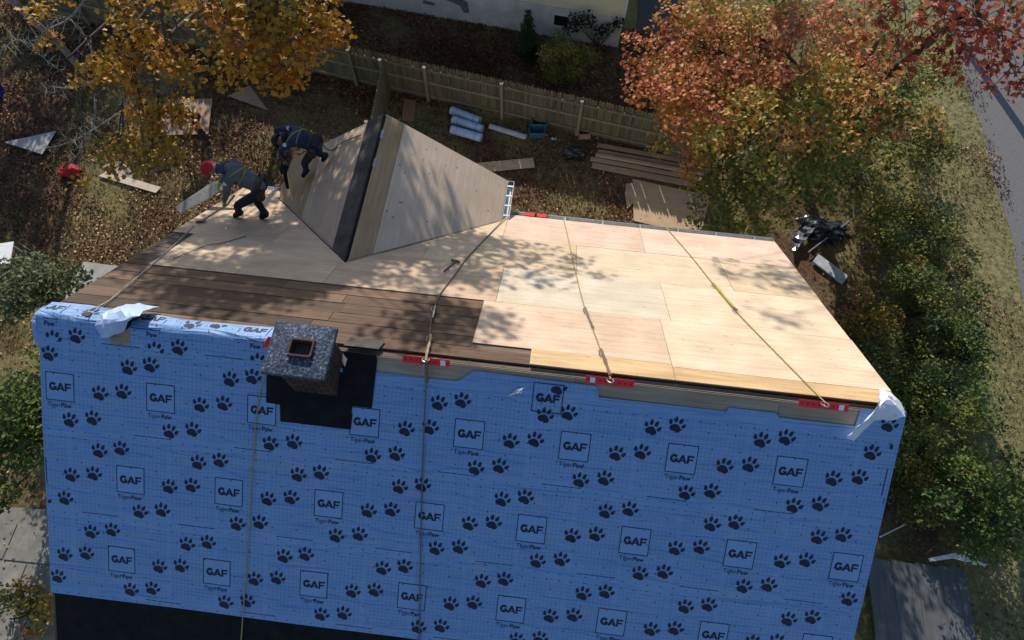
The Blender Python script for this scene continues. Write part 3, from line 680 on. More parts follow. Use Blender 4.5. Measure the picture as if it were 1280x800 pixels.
rope([NEAR(-2.62, .1, .35), NEAR(-2.80, .25, .1), NEAR(-2.98, .6, .04), NEAR(-3.06, 1.4, .035), NEAR(-3.10, 2.6, .035), NEAR(-3.2, 4.7, .03)], 'thin yellow rope hanging from the chimney down the blue slope', m_rope_y, .008)
# hammer beside rope
hm = empty('hammer', FAR(-1.22, 2.62, .035), 0, 'dark hammer lying on the plywood beside the long rope', 'hammer')
MB().tube([FAR(-1.25, 2.35, .03)-hm.location, FAR(-1.15, 2.75, .035)-hm.location], .014, 6).build('handle', m_rope_d, hm)
MB().tube([FAR(-1.21, 2.78, .04)-hm.location, FAR(-1.08, 2.74, .04)-hm.location], [.016, .02], 6).build('head', plain('dark_steel', (.08, .08, .08), .6, .3), hm)
# red / dark tool lying in the gutter
tl = empty('spirit_level', (-.1, SE*CT+.08, H_-.03), 0, 'short red and black tool lying in the gutter beside the gable', 'tool')
for a, b, mt, nm in ((-.13, .06, m_red, 'body'), (.065, .10, m_dark, 'middle'), (.105, .29, m_red, 'body')):
    MB().box(((a+b)/2, 0, 0), (b-a, .075, .055)).build(nm, mt, tl)
# grey sheet beyond the left eave, held on the edge
gp = empty('metal_sheet', FAR(-5.75, 4.2, .04), 0, 'bent grey sheet sticking out past the left roof edge', 'metal sheet')
mb = MB(); pts = [(-.38, -.42), (.05, -.10), (.42, .32), (.30, .42), (-.05, .22), (-.52, -.30)]
mb.prism([(x, y, .06*math.sin(x*3)+.25) for x, y in pts], (0, 0, .006)); mb.build('sheet', plain('grey_sheet', (.14, .135, .13), .7, var=.2), gp)
mb = MB().tube([(-.1, 0, .25), (-.05, -.1, 0)], .012, 5); mb.build('bracket', m_steel, gp)

# ------------------------------------------------------------------ leaves machinery
MAPLE = np.array([(0, -.5), (.10, -.22), (.34, -.38), (.30, -.12), (.55, .05), (.30, .14), (.36, .36), (.13, .24), (0, .62), (-.13, .24), (-.36, .36), (-.30, .14), (-.55, .05), (-.30, -.12), (-.34, -.38), (-.10, -.22)])
MAPLE_LO = np.array([(0, -.5), (.36, -.30), (.26, -.02), (.52, .14), (.16, .22), (0, .6), (-.16, .22), (-.52, .14), (-.26, -.02), (-.36, -.30)])
OVAL = np.array([(0, -.5), (.24, -.2), (.26, .12), (0, .55), (-.26, .12), (-.24, -.2)])
RHOMB = np.array([(0, -.5), (.34, 0), (0, .5), (-.34, 0)])
def leaf_mesh(name, ctr, size, hue, shape, up=.6, fold=.18, normals=None):
    N = len(ctr); k = len(shape)
    n = rng.normal(size=(N, 3)); n /= np.linalg.norm(n, axis=1)[:, None]; n = n*(1-up)+np.array([0, 0, 1])*up if normals is None else normals+.25*n
    n /= np.linalg.norm(n, axis=1)[:, None]
    a = rng.normal(size=(N, 3)); u_ = np.cross(n, a); u_ /= np.linalg.norm(u_, axis=1)[:, None]; v_ = np.cross(n, u_)
    sx = shape[:, 0][None, :, None]; sy = shape[:, 1][None, :, None]
    zz = (np.abs(shape[:, 0])*fold - shape[:, 1]**2*fold)[None, :, None]
    V = ctr[:, None, :] + size[:, None, None]*(u_[:, None, :]*sx + v_[:, None, :]*sy + n[:, None, :]*zz)
    me = bpy.data.meshes.new(name); me.vertices.add(N*k); me.vertices.foreach_set('co', V.astype(np.float32).ravel())
    me.loops.add(N*k); me.loops.foreach_set('vertex_index', np.arange(N*k, dtype=np.int32))
    me.polygons.add(N); me.polygons.foreach_set('loop_start', np.arange(0, N*k, k, dtype=np.int32))
    try: me.polygons.foreach_set('loop_total', np.full(N, k, dtype=np.int32))
    except Exception: pass
    at = me.attributes.new('hue', 'FLOAT', 'POINT'); at.data.foreach_set('value', np.repeat(hue, k).astype(np.float32))
    me.update(calc_edges=True); me.validate(); return me
def clump_leaves(clumps, per, size):
    """clumps: (x,y,z,r,hue)"""
    P_, S_, H2 = [], [], []
    for (x, y, z, r, hu) in clumps:
        n = max(8, int(per*(r/.6)**2)); q = rng.normal(size=(n, 3)); q /= np.linalg.norm(q, axis=1)[:, None]
        q *= (rng.random(n)**.42)[:, None]*r; q[:, 2] *= .62
        P_.append(q+np.array([x, y, z])); S_.append(size*rng.uniform(.65, 1.25, n)); H2.append(np.clip(hu+rng.normal(0, .11, n), 0, 1))
    return np.concatenate(P_), np.concatenate(S_), np.concatenate(H2)
def sample_ell(n, c, r, shell=.5, hue=(0, 1), cr=(.4, .8)):
    out = []
    while len(out) < n:
        q = np.array([random.gauss(0, 1) for _ in range(3)]); q /= np.linalg.norm(q); t = random.random()**shell
        p = np.array(c)+q*t*np.array(r); out.append((p[0], p[1], p[2], random.uniform(*cr), random.uniform(*hue)))
    return out
def tree(name, label, cat, base, top, clumps, per, size, mat, bark, shape=MAPLE_LO, r0=.2, group=None, limbs=8, twig=True, up=.55):
    base, top = Vector(base), Vector(top)
    o = empty(name, base, 0, label, cat, group); T = [base+(top-base)*t+Vector((math.sin(t*5)*.12, math.cos(t*4)*.1-.1, 0))*t for t in np.linspace(0, 1, 9)]
    mb = MB().tube([p-base for p in T], [r0*(1.25-.2*i if i < 1 else 1-.095*i) for i in range(9)], 9); mb.smooth = True; mb.build('trunk', bark, o)
    cl = sorted(clumps, key=lambda c: math.atan2(c[1]-base.y, c[0]-base.x))
    groups = [cl[i::1][int(i*len(cl)/limbs):int((i+1)*len(cl)/limbs)] if False else cl[int(i*len(cl)/limbs):int((i+1)*len(cl)/limbs)] for i in range(limbs)]
    tw = MB()
    for g in groups:
        if not g: continue
        c = Vector(np.mean([q[:3] for q in g], axis=0)); t = min(.9, max(.18, (c.z-base.z-.8)/max(.1, (top.z-base.z))*.75)); st = base+(top-base)*t
        path = catm([st, st+(c-st)*.35+Vector((0, 0, .25)), st+(c-st)*.7+Vector((random.uniform(-.3, .3), random.uniform(-.3, .3), .3)), c], 4)
        rb_ = r0*.42; lm = MB().tube([p-base for p in path], [rb_*(1-.85*i/len(path)) for i in range(len(path))], 6); lm.smooth = True; lm.build('branch', bark, o)
        if twig:
            for q in g:
                e = Vector(q[:3]); j = min(range(len(path)), key=lambda i: (path[i]-e).length+.15*i); a = path[max(0, j-1)]
                tw.tube([a-base, (a+e)/2-base+Vector((random.uniform(-.15, .15), random.uniform(-.15, .15), random.uniform(-.05, .2))), e-base], [.018, .012, .005], 4, False)
                for _ in range(3):
                    d = Vector((random.gauss(0, 1), random.gauss(0, 1), random.gauss(.2, .6))).normalized()*q[3]*.9; tw.tube([e-base-d*.2, e-base+d*.5+Vector((0, 0, .05)), e-base+d], [.012, .008, .003], 3, False)
    if twig and tw.v: tag(tw.build('twigs', bark, o), kind='stuff')
    p, s_, h_ = clump_leaves(clumps, per, size); me = leaf_mesh('crown', p-np.array(base), s_, h_, shape, up); c = link('crown', me, mat, o)
    return o
LM_YEL = leafmat('leaf_yellow', [(0, (.19, .16, .022)), (.3, (.44, .27, .03)), (.6, (.54, .265, .025)), (.85, (.44, .16, .02)), (1, (.28, .08, .015))])
LM_MAP = leafmat('leaf_maple', [(0, (.06, .09, .015)), (.3, (.17, .19, .03)), (.5, (.36, .29, .05)), (.7, (.50, .22, .05)), (1, (.50, .15, .08))])
LM_RED = leafmat('leaf_red', [(0, (.09, .08, .02)), (.3, (.26, .10, .025)), (.65, (.38, .07, .03)), (1, (.44, .09, .05))])
LM_GRN = leafmat('leaf_green', [(0, (.035, .065, .016)), (.45, (.10, .155, .032)), (.78, (.20, .21, .042)), (.93, (.26, .19, .035)), (1, (.3, .1, .03))])
LM_DK = leafmat('leaf_dark', [(0, (.014, .032, .01)), (.6, (.035, .065, .018)), (1, (.08, .11, .03))])
LM_PALE = leafmat('leaf_pale', [(0, (.05, .08, .03)), (.6, (.11, .14, .06)), (1, (.2, .22, .1))])
def at(px, py, z, r, hue): 
    g = G(px, py, z); return (g[0], g[1], g[2], r, hue)

# ------------------------------------------------------------------ back fence
m_fence = wood('fence_wood', (.19, .165, .10), (.115, .098, .06), 2, .6, var=.3, fine=40)
m_fpost = wood('fence_post_wood', (.28, .24, .17), (.18, .15, .10), 2, .5, var=.2)
pk = MB().prism([(-.046, 0, .04), (.046, 0, .04), (.046, 0, 1.42), (0, 0, 1.50), (-.046, 0, 1.42)], (0, .018, 0)); pk_me = pk.mesh('picket'); pk_me.materials.append(m_fence)
def fence(p0, p1, label, side=-1, end=True, sp=.0975):
    p0, p1 = Vector((*p0, 0)), Vector((*p1, 0)); d = p1-p0; Ln = d.length; ang = math.atan2(d.y, d.x)
    o = empty('stockade_fence', p0, ang, label, 'fence')
    n = int(Ln/sp)
    for i in range(n):
        q = link('picket', pk_me, None, o); q.location = (sp*(i+.5), .0, random.uniform(-.02, .015)); q.rotation_euler = (random.uniform(-.012, .012), random.uniform(-.012, .012), random.uniform(-.04, .04))
    for z in (.22, .76, 1.24): MB().box((Ln/2, side*.026, z), (Ln, .045, .075)).build('rail', m_fpost, o)
    x = .1
    while x < Ln+.05:
        mb = MB().box((0, 0, .72), (.095, .095, 1.44)); q = mb.build('post', m_fpost, o); q.location = (x, side*.10, 0); q.rotation_euler = (random.uniform(-.02, .02), random.uniform(-.02, .02), 0); x += 2.44
    return o
yf = lambda x: 11.53-.165*(x+1.37)
x0f = -3.95-2.44*.9865*6-.1
fence((x0f, yf(x0f)), (5.0, yf(5.0)), 'long brown wooden stockade fence in front of the neighbouring house')
fence((-5.24, yf(-5.24)-.08), (-5.08, 9.2), 'short stockade fence running towards the house behind the gable')

# ------------------------------------------------------------------ neighbouring house
nb = empty('neighbour_house', (1.95, 15.1, 0), R_(-6.4), 'cream sided neighbouring house with pale foundation beyond the fence', 'house')
m_cream = plain('cream_siding', (.72, .65, .46), .6, var=.05, scale=3)
m_found = plain('painted_foundation', (.66, .63, .58), .85, var=.14, scale=2.2, bump=.006)
MB().box((-7, 3.5, 1.5), (14, 6.9, 3.0)).build('wall_core', m_cream, nb)
fo = MB().box((-7, .0, .575), (14, .12, 1.15)).build('foundation', m_found, nb)
z = 1.16
while z < 3.0:
    xe = -14
    mb = MB().hull8([(-14, -.045, z), (0, -.045, z), (0, .06, z), (-14, .06, z)], [(-14, -.018, z+.2), (0, -.018, z+.2), (0, .06, z+.2), (-14, .06, z+.2)]); mb.build('siding_board', m_cream, nb); z += .197
MB().box((.02, .02, 2.08), (.06, .16, 1.84)).build('corner_board', m_white, nb)
MB().prism([(-14.2, -.28, 3.03), (.3, -.28, 3.03), (.3, 3.5, 4.35), (-14.2, 3.5, 4.35)], (0, 0, .1)).prism([(-14.2, 3.5, 4.35), (.3, 3.5, 4.35), (.3, 7.3, 3.03), (-14.2, 7.3, 3.03)], (0, 0, .1)).build('roof', plain('grey_shingles', (.13, .13, .13), .9, var=.3, scale=12), nb)
wn = MB().box((-2.0, -.075, .72), (.62, .05, .5)).build('window_frame', m_white, nb)
MB().box((-2.0, -.104, .72), (.46, .012, .36)).build('window_pane', plain('dark_glass', (.015, .018, .02), .1), wn)
m_peel = plain('bare_stone', (.17, .165, .17), .9, var=.3, scale=9, bump=.01)
for pts in ([(-6.2, 1.0), (-5.5, .92), (-5.45, 1.25), (-6.15, 1.35)], [(-5.3, 1.36), (-4.75, 1.2), (-4.35, 1.05), (-4.3, .55), (-4.5, .5), (-4.62, .8), (-5.0, .95), (-5.3, 1.0)], [(-7.2, 1.3), (-6.7, 1.1), (-6.8, 1.4)], [(-5.95, .62), (-5.5, .6), (-5.52, .75), (-5.9, .78)]):
    MB().prism([(a-.85, -.066, b*.82-.05) for a, b in pts], (0, -.004, 0)).build('bare_patch', m_peel, fo)

# ------------------------------------------------------------------ utility pole up the road (its shadow falls on the asphalt)
up_ = empty('utility_pole', (13.1, 18.5, 0), 0, 'tall wooden utility pole beside the road', 'utility pole')
MB().tube([(0, 0, 0), (0, 0, 9.5)], [.16, .11], 10).build('pole', m_bark, up_); MB().box((0, 0, 8.9), (2.2, .1, .12)).build('crossarm', m_bark, up_)
for dx in (-1, -.4, .4, 1): MB().tube([(dx, -30, 9.05), (dx, -10, 8.8), (dx, 0, 9.0), (dx, 25, 8.8)], .02, 4).build('wire', m_dark, up_)

# ------------------------------------------------------------------ trees
vis = [(155, 20, 5.4, .5), (178, 42, 5.2, .55), (150, 62, 5, .5), (186, 64, 5, .5), (118, 86, 4.6, .4), (146, 88, 4.6, .5), (166, 102, 4.5, .45), (108, 98, 4.5, .35), (232, 92, 4.9, .45), (212, 76, 5, .5),
       (200, 146, 4, .5), (180, 142, 4, .45), (226, 140, 4, .4), (205, 128, 4.2, .35), (140, 190, 3.4, .5), (162, 178, 3.5, .5), (190, 176, 3.6, .45), (216, 186, 3.6, .4), (182, 206, 3.3, .4), (150, 210, 3.2, .4), (48, 10, 5, .4), (65, 50, 4.8, .25),
       (100, 232, 2.9, .3), (235, 160, 3.8, .25),
       (272, 62, 5.6, .5), (300, 78, 5.5, .5), (320, 42, 5.9, .6), (342, 18, 6.2, .6), (372, 12, 6.3, .6), (402, 18, 6.2, .5), (362, 50, 5.9, .6), (398, 46, 5.9, .5), (422, 44, 5.8, .35), (330, 76, 5.6, .5), (356, 82, 5.5, .45), (388, 76, 5.6, .4),
       (358, 104, 5.2, .35), (372, 96, 5.3, .3), (286, 100, 5.2, .35), (310, 18, 6.1, .6), (336, 98, 5.2, .35), (250, 20, 6, .4), (280, 20, 6, .5), (300, -30, 6.3, .7), (360, -40, 6.6, .7), (420, -30, 6.5, .6), (220, -20, 6, .7), (150, -40, 5.8, .8), (80, -30, 5.6, .7)]
c1 = [at(a, b, z, r*1.15, random.uniform(.1, .42) if b > 165 else random.uniform(.2, .85)) for a, b, z, r in vis]
c1 += [at(a+random.uniform(-16, 16), b+random.uniform(-14, 14), z-.25, r*.5, random.uniform(.1, .8)) for a, b, z, r in vis]
hi = sample_ell(72, (-7.0, 12.6, 12.8), (3.6, 2.2, 2.4), .6, (.2, .8), (.5, .9)); hi = hi+[(x+.1, y, z-.1, r*.8, h_) for x, y, z, r, h_ in hi]
hi += [(-3.3+dx, 13.0+dy, 12.3+dz, r, .5) for dx, dy, dz, r in ((0, 0, 0, .5), (.6, .2, .2, .42), (-.5, 0, -.1, .5), (.2, .1, .7, .45), (.9, 0, -.3, .3), (-.2, .1, -.55, .42), (.4, 0, -.6, .35), (1.1, .1, .35, .25), (-1.0, .1, .35, .5), (-1.2, 0, -.4, .45))]
tree('maple_tree', 'tall maple with golden yellow leaves at the top left', 'tree', (-10.3, 14.6, 0), (-6.6, 13.0, 13), c1+hi, 105, .125, LM_YEL, m_bark, MAPLE_LO, .22, limbs=22)

def t2hue(p): return float(np.clip(.66-.07*(p[0]-4)+.14*(p[2]-4.5)+.05*(p[1]-8.9)+random.gauss(0, .2), .05, .98))
c2 = [(x, y, z, r, t2hue((x, y, z))) for x, y, z, r, _ in sample_ell(125, (5.0, 8.9, 4.3), (3.0, 2.7, 1.7), .35, cr=(.32, .72))]
c2 += [at(a, b, z, r, hu) for a, b, z, r, hu in ((790, 50, 4.6, .35, .9), (800, 80, 4.4, .35, .8), (785, 78, 4.3, .25, .9), (812, 112, 4.0, .3, .25), (825, 100, 4.2, .35, .3), (840, 20, 5.2, .5, .7), (880, 10, 5.5, .6, .5), (925, 5, 5.7, .6, .6), (980, 0, 5.8, .6, .5), (860, 60, 4.8, .5, .8), (850, 175, 3.2, .35, .85), (862, 200, 3, .35, .8), (880, 225, 2.8, .4, .3), (870, 262, 2.4, .3, .25), (905, 265, 2.4, .4, .2), (945, 278, 2.3, .4, .4), (985, 268, 2.4, .4, .3), (1030, 240, 2.6, .4, .3), (1075, 220, 2.8, .45, .25), (1110, 190, 3.0, .45, .3), (895, 245, 2.6, .45, .3), (925, 250, 2.6, .5, .2), (960, 250, 2.6, .5, .35), (1000, 240, 2.7, .5, .3), (880, 190, 3.1, .5, .6), (900, 215, 2.9, .5, .25), (1050, 205, 3, .5, .2), (1140, 130, 3.6, .5, .3), (1165, 90, 4, .5, .3), (1150, 165, 3.2, .45, .25), (930, 285, 2.1, .35, .25), (890, 282, 2.1, .3, .3), (1040, 255, 2.4, .45, .3), (1075, 245, 2.4, .45, .35), (1110, 225, 2.6, .5, .2), (1150, 205, 2.8, .5, .3), (1180, 185, 3, .45, .25), (915, 225, 2.8, .55, .2), (945, 225, 2.8, .55, .35), (980, 215, 2.9, .55, .2), (1020, 215, 2.9, .5, .4), (870, 235, 2.6, .4, .45), (858, 215, 2.8, .35, .7), (910, 285, 2.0, .4, .2), (955, 292, 2.0, .35, .3), (870, 280, 2.0, .3, .2), (830, 40, 5, .45, .85), (815, 60, 4.7, .4, .75))]
c2b = [at(a, b, z, random.uniform(.38, .6), float(np.clip(random.gauss(.3, .2), 0, .9))) for a, b, z in [(random.uniform(1030, 1195), random.uniform(45, 225), random.uniform(1.8, 3.0)) for _ in range(58)] if a-1030 < 165-(max(0, b-150))*.5]
c2b += [at(a, b, z, .5, h_) for a, b, z, h_ in ((1000, -10, 3.5, .4), (1040, -5, 3.4, .3), (1080, 0, 3.3, .5), (1110, 15, 3.2, .3), (1060, 30, 3.2, .25), (1020, 25, 3.4, .6), (1120, 40, 3, .3), (1090, 55, 3, .4), (1010, 60, 3.2, .3), (1150, 10, 3.1, .3))]
tree('understory_tree', 'green leafy tree between the orange maple and the road', 'tree', (9.4, 11.2, 0), (9.2, 11.0, 2.8), c2b, 190, .095, LM_MAP, m_bark, OVAL, .1, limbs=9)
tree('maple_tree', 'broad maple turning orange and green at the top right', 'tree', (7.6, 10.4, 0), (7.0, 9.6, 5.6), c2, 165, .10, LM_MAP, m_bark, MAPLE_LO, .2, limbs=14)

c3 = [at(a, b, z+1.9, r*.85, random.uniform(.25, 1)) for a, b, z, r in ((1130, 12, 6.2, .5), (1180, 18, 6.3, .55), (1222, 28, 6.2, .5), (1252, 45, 6, .5), (1200, 66, 5.8, .45), (1235, 84, 5.6, .4), (1268, 92, 5.5, .45), (1215, 0, 6.4, .6), (1150, 45, 6, .45), (1262, 12, 6.3, .55), (1290, 50, 6, .6), (1100, -10, 6.4, .6), (1290, 100, 5.5, .4), (1190, 95, 5.5, .25), (1160, 20, 6.2, .4), (1240, 110, 5.4, .25), (1100, 28, 6.0, .5), (1170, 62, 5.8, .4), (1255, 72, 5.7, .4), (1120, 62, 5.7, .4), (1205, 40, 6.1, .45), (1275, 118, 5.3, .3), (1140, 85, 5.5, .3), (1180, 40, 6.1, .4), (1225, 62, 5.8, .4), (1260, -20, 6.2, .6), (1170, -25, 6.3, .6), (1300, 10, 6, .6))]
tree('oak_tree', 'red leaved tree overhanging the road in the corner', 'tree', (9.3, 13.2, 0), (8.8, 9.2, 9.2), c3, 75, .125, LM_RED, m_bark, MAPLE, .17, limbs=9)

c4 = sample_ell(12, (.75, 13.6, 12.2), (1.0, .9, .8), .7, (.3, .7), (.18, .34))+sample_ell(40, (1.4, 19.0, 16.5), (3.5, 2.5, 2.0), .6, (.3, .7), (.4, .7))
tree('background_tree', 'tall thin tree rising behind the neighbouring house', 'tree', (2.6, 23.5, 0), (1.6, 19.0, 16), c4, 70, .13, LM_MAP, m_bark, RHOMB, .22, limbs=8)
c5 = sample_ell(60, (-19.0, 16.4, 5.4), (2.6, 1.8, 1.3), .5, (.2, .9), (.5, .9))+sample_ell(150, (-16.2, 19.8, 4.0), (5.4, 2.4, 2.0), .5, (.2, .9), (.5, .9))
tree('background_tree', 'dense dark crowned tree behind the left end of the fence', 'tree', (-16, 20.5, 0), (-16, 19.8, 4.2), c5, 60, .17, LM_YEL, m_bark, RHOMB, .25, limbs=10)
c6 = sample_ell(70, (-9.0, 18.8, 3.0), (3.0, 1.8, 1.6), .5, (.2, .9), (.5, .8))
tree('background_tree', 'low bushy tree beside the neighbouring house wall', 'tree', (-9.4, 18.9, 0), (-9.2, 18.7, 3.6), c6, 60, .17, LM_YEL, m_bark, RHOMB, .18, limbs=8)

# bare grey branches of a small dying tree at the left edge
bt = empty('bare_tree', (-15.2, 11.6, 0), 0, 'leafless pale grey branches reaching over the dark yard at the left', 'tree')
MB().tube([(0, 0, 0), (.1, -.2, 1.5), (.0, -.5, 3.0), (.1, -.7, 4.4)], [.12, .1, .07, .04], 8).build('trunk', m_bark_pale, bt)
def bare(pix, r=.028):
    b0 = Vector(bt.location); pts = catm([Vector(G(a, b, z))-b0 for a, b, z in pix], 5)
    o = MB().tube(pts, [r*(1-.8*i/len(pts)) for i in range(len(pts))], 5).build('branch', m_bark_pale, bt); tw = MB()
    for i in range(3, len(pts)-1):
        for _ in range(2):
            d = Vector((random.gauss(0, 1), random.gauss(0, 1), random.gauss(.1, .5))).normalized()*random.uniform(.2, .55)
            tw.tube([pts[i], pts[i]+d*.5+Vector((0, 0, random.uniform(-.08, .08))), pts[i]+d], [.010, .007, .003], 4, False)
    tw.build('twig', m_bark_pale, o)
bare([(118, 70, 3.6), (95, 30, 4.2), (70, 25, 4.4), (45, 55, 4.2), (20, 50, 4.3), (-5, 70, 4.3)])
bare([(115, -15, 5), (88, 22, 4.6), (55, 40, 4.4), (46, 62, 4.2), (58, 75, 4.0), (78, 90, 3.8)])
bare([(135, 90, 3.6), (105, 107, 3.4), (80, 110, 3.3), (62, 108, 3.3), (55, 116, 3.2)], .022)
bare([(165, 130, 3.0), (120, 160, 2.6), (100, 172, 2.4), (80, 180, 2.2), (35, 190, 2.0)], .022)
bare([(120, 125, 3.0), (118, 150, 2.6), (112, 170, 2.2), (100, 190, 2.0), (88, 205, 1.8)], .02)
bare([(200, 40, 5.0), (215, 18, 5.4), (225, -10, 5.8)], .07)
bare([(175, 118, 3.6), (160, 125, 3.3), (165, 140, 3.0), (155, 150, 2.8)], .05)

# shrubs
def shrub(name, label, c, r, n, per, size, mat, hue=(.1, .9), group=None, cr=(.25, .45), cat='shrub', shape=OVAL, shell=.45, limbs=6):
    cl = sample_ell(n, c, r, shell, hue, cr); return tree(name, label, cat, (c[0], c[1], 0), (c[0], c[1], c[2]), cl, per, size, mat, m_bark, shape, .05, group, limbs)
g_h = 'shrubs in the hedge between the house and the road'
shrub('hedge_shrub', 'orange tinged shrub at the back end of the roadside hedge', (9.8, 8.3, 1.1), (1.15, 1.0, 1.0), 30, 330, .085, LM_MAP, (.05, .55), g_h)
shrub('hedge_shrub', 'light green shrub in the hedge beside the black tarpaulin', (10.0, 7.0, 1.35), (1.2, 1.05, 1.25), 38, 330, .085, LM_GRN, (.25, .9), g_h)
shrub('hedge_shrub', 'mixed green and rust shrub beside the pale board in the hedge', (9.8, 5.6, 1.35), (1.2, 1.05, 1.2), 40, 330, .085, LM_GRN, (.2, 1.0), g_h)
shrub('hedge_shrub', 'dark green leafy shrub midway along the roadside hedge', (10.0, 4.3, 1.4), (1.2, 1.05, 1.25), 40, 330, .085, LM_GRN, (.05, .7), g_h)
shrub('hedge_shrub', 'shaded shrub opposite the ridge end of the house', (9.7, 2.9, 1.3), (1.15, 1.05, 1.2), 38, 330, .085, LM_GRN, (.05, .75), g_h)
shrub('hedge_shrub', 'yellowish green shrub just above the nearest big shrub of the hedge', (9.6, 1.7, 1.25), (1.05, .95, 1.15), 34, 330, .085, LM_GRN, (.3, .85), g_h)
shrub('hedge_shrub', 'big glossy green shrub nearest the grey wooden platform', (10.2, .7, 1.45), (1.35, 1.1, 1.35), 52, 330, .085, LM_GRN, (.1, .7), g_h)
shrub('hedge_shrub', 'low rust tinted shrub between the pale board and the hedge', (8.75, 5.3, .6), (.6, .8, .6), 16, 330, .08, LM_MAP, (.1, .8), g_h)
shrub('hedge_shrub', 'low dark shrub on the house side of the hedge beside the roof corner', (8.7, 3.6, .7), (.65, .85, .65), 18, 330, .08, LM_GRN, (0, .8), g_h)
shrub('hedge_shrub', 'low green shrub on the house side of the hedge above the white pole', (8.8, 1.7, .7), (.6, .8, .65), 18, 330, .08, LM_GRN, (.1, 1), g_h)
shrub('garden_shrub', 'pale leaved bush at the left edge near the lawn', (-11.7, 3.0, 1.9), (.9, .85, 1.1), 28, 210, .11, LM_PALE, (.2, 1), cr=(.3, .5))
shrub('garden_shrub', 'large green bush beside the left edge of the roof', (-10.4, -.1, 1.9), (.85, 1.7, 1.3), 58, 210, .11, LM_GRN, (.1, .75), cr=(.3, .5))
shrub('garden_shrub', 'low rusty bush at the bottom left corner', (-9.9, -3.7, .6), (.9, .6, .5), 14, 200, .10, LM_MAP, (.2, .9), cr=(.25, .4))
# beside the neighbouring house
ev = [( -1.05+.28*(1-z/1.9)*math.cos(k*2.4), 14.05+.28*(1-z/1.9)*math.sin(k*2.4), z+.15, .30*(1.1-z/2.2), random.random()) for k, z in enumerate(np.linspace(.1, 1.75, 26))]
tree('evergreen_shrub', 'small dark conical evergreen against the neighbouring foundation', 'shrub', (-1.05, 14.05, 0), (-1.05, 14.05, 1.9), ev, 2200, .05, LM_DK, m_bark, RHOMB, .04, limbs=3)
shrub('wall_shrub', 'wide olive and rust bush behind the fence by the house corner', (.45, 13.5, .85), (1.05, .75, .8), 32, 420, .07, LM_MAP, (.1, .55))
vine = [(.6+.3*math.cos(k), 15.0-.25, 1.1+.25*math.sin(k*1.7), .28, random.uniform(0, .6)) for k in range(5)]+[(1.55+.25*math.cos(k), 14.85, 1.15-.15*k, .24, random.uniform(0, .5)) for k in range(4)]
tree('climbing_plant', 'green climber arching over the neighbouring basement window', 'plant', (1.3, 14.75, 0), (1.1, 14.75, 1.2), vine, 420, .09, LM_DK, m_bark, OVAL, .03, limbs=3)

# ------------------------------------------------------------------ leaf litter and grass (uncountable)
def scatter(n, areas):
    P_ = []
    for x0, x1, y0, y1, wgt in areas:
        k = int(n*wgt); q = np.stack([rng.uniform(x0, x1, k), rng.uniform(y0, y1, k)], 1); P_.append(q)
    p = np.concatenate(P_); inh = (p[:, 0] > -5.5) & (p[:, 0] < 4.3) & (p[:, 1] > -4) & (p[:, 1] < 4.2); 
    return p[~inh]
def clumpy(p, f=.9, thr=.0):
    v = np.sin(p[:, 0]*f+1.3*np.sin(p[:, 1]*f*.7))+np.sin(p[:, 1]*f*1.4+1.1*np.sin(p[:, 0]*f*.6))+.8*np.sin((p[:, 0]+p[:, 1])*f*2.3)
    return p[v+rng.normal(0, 1.1, len(p)) > thr]
p = np.concatenate([clumpy(scatter(105000, [(-21, -5.6, 2.5, 15.5, .85), (-9, 5, 11.6, 16, .38), (-6, 5, 8, 11.5, .10)]), 1.1, -.9), clumpy(scatter(30000, [(4.6, 13.8, -4, 17, .5), (11, 13.9, -4, 17, .25), (-6, 5, 4.9, 11.6, .08), (-16, -5.6, -6, 3, .25)]), thr=.4)])
p = p[(p[:, 0] < 13.9)]
LM_LIT = leafmat('fallen_leaf', [(0, (.07, .026, .016)), (.35, (.15, .062, .032)), (.65, (.26, .125, .062)), (.9, (.40, .24, .13)), (1, (.48, .34, .17))], .15)
c = np.concatenate([p, rng.uniform(.02, .06, (len(p), 1))+np.where(p[:, :1] > 10.8, .035, 0)], 1)
o = link('fallen_leaves', leaf_mesh('fallen_leaves', c, rng.uniform(.03, .10, len(c)), np.clip(rng.beta(1.5, 2.2, len(c))+.16*np.sin(c[:, 0]*.9+1.5*np.sin(c[:, 1]*.6))+.1*np.sin(c[:, 1]*1.9+c[:, 0]*.7)+np.where((c[:, 1] < 8.6+.6*np.sin(c[:, 0]*1.7)) & (c[:, 0] > -13.5), .24, 0), 0, 1), OVAL, .5, .6), LM_LIT)  # leaves on the open lawn coloured lighter to stand for sunlight there
tag(o, 'brown and tan fallen leaves littering the yard', 'leaves', kind='stuff')
p = clumpy(scatter(120000, [(-16, -5.6, 2, 9.5, .30), (-6, 8, 4.6, 9, .25), (5, 13.6, -5, 15, .45), (11, 13.5, -5, 16, .30)]), .5, .1)
c = np.concatenate([p, np.full((len(p), 1), .03)], 1); a = rng.uniform(0, 2*math.pi, len(p)); nn = np.stack([np.cos(a), np.sin(a), np.full(len(p), .35)], 1)
BLADE = np.array([(-.10, -.4), (.10, -.4), (.02, .9)])
LM_GRASS = leafmat('grass_blade', [(0, (.10, .12, .03)), (.5, (.22, .22, .07)), (1, (.40, .34, .16))], .2)
o = link('grass', leaf_mesh('grass', c, rng.uniform(.05, .10, len(c)), rng.random(len(c)), BLADE, .5, .0, nn), LM_GRASS)
tag(o, 'short patchy autumn grass around the house', 'grass', kind='stuff')

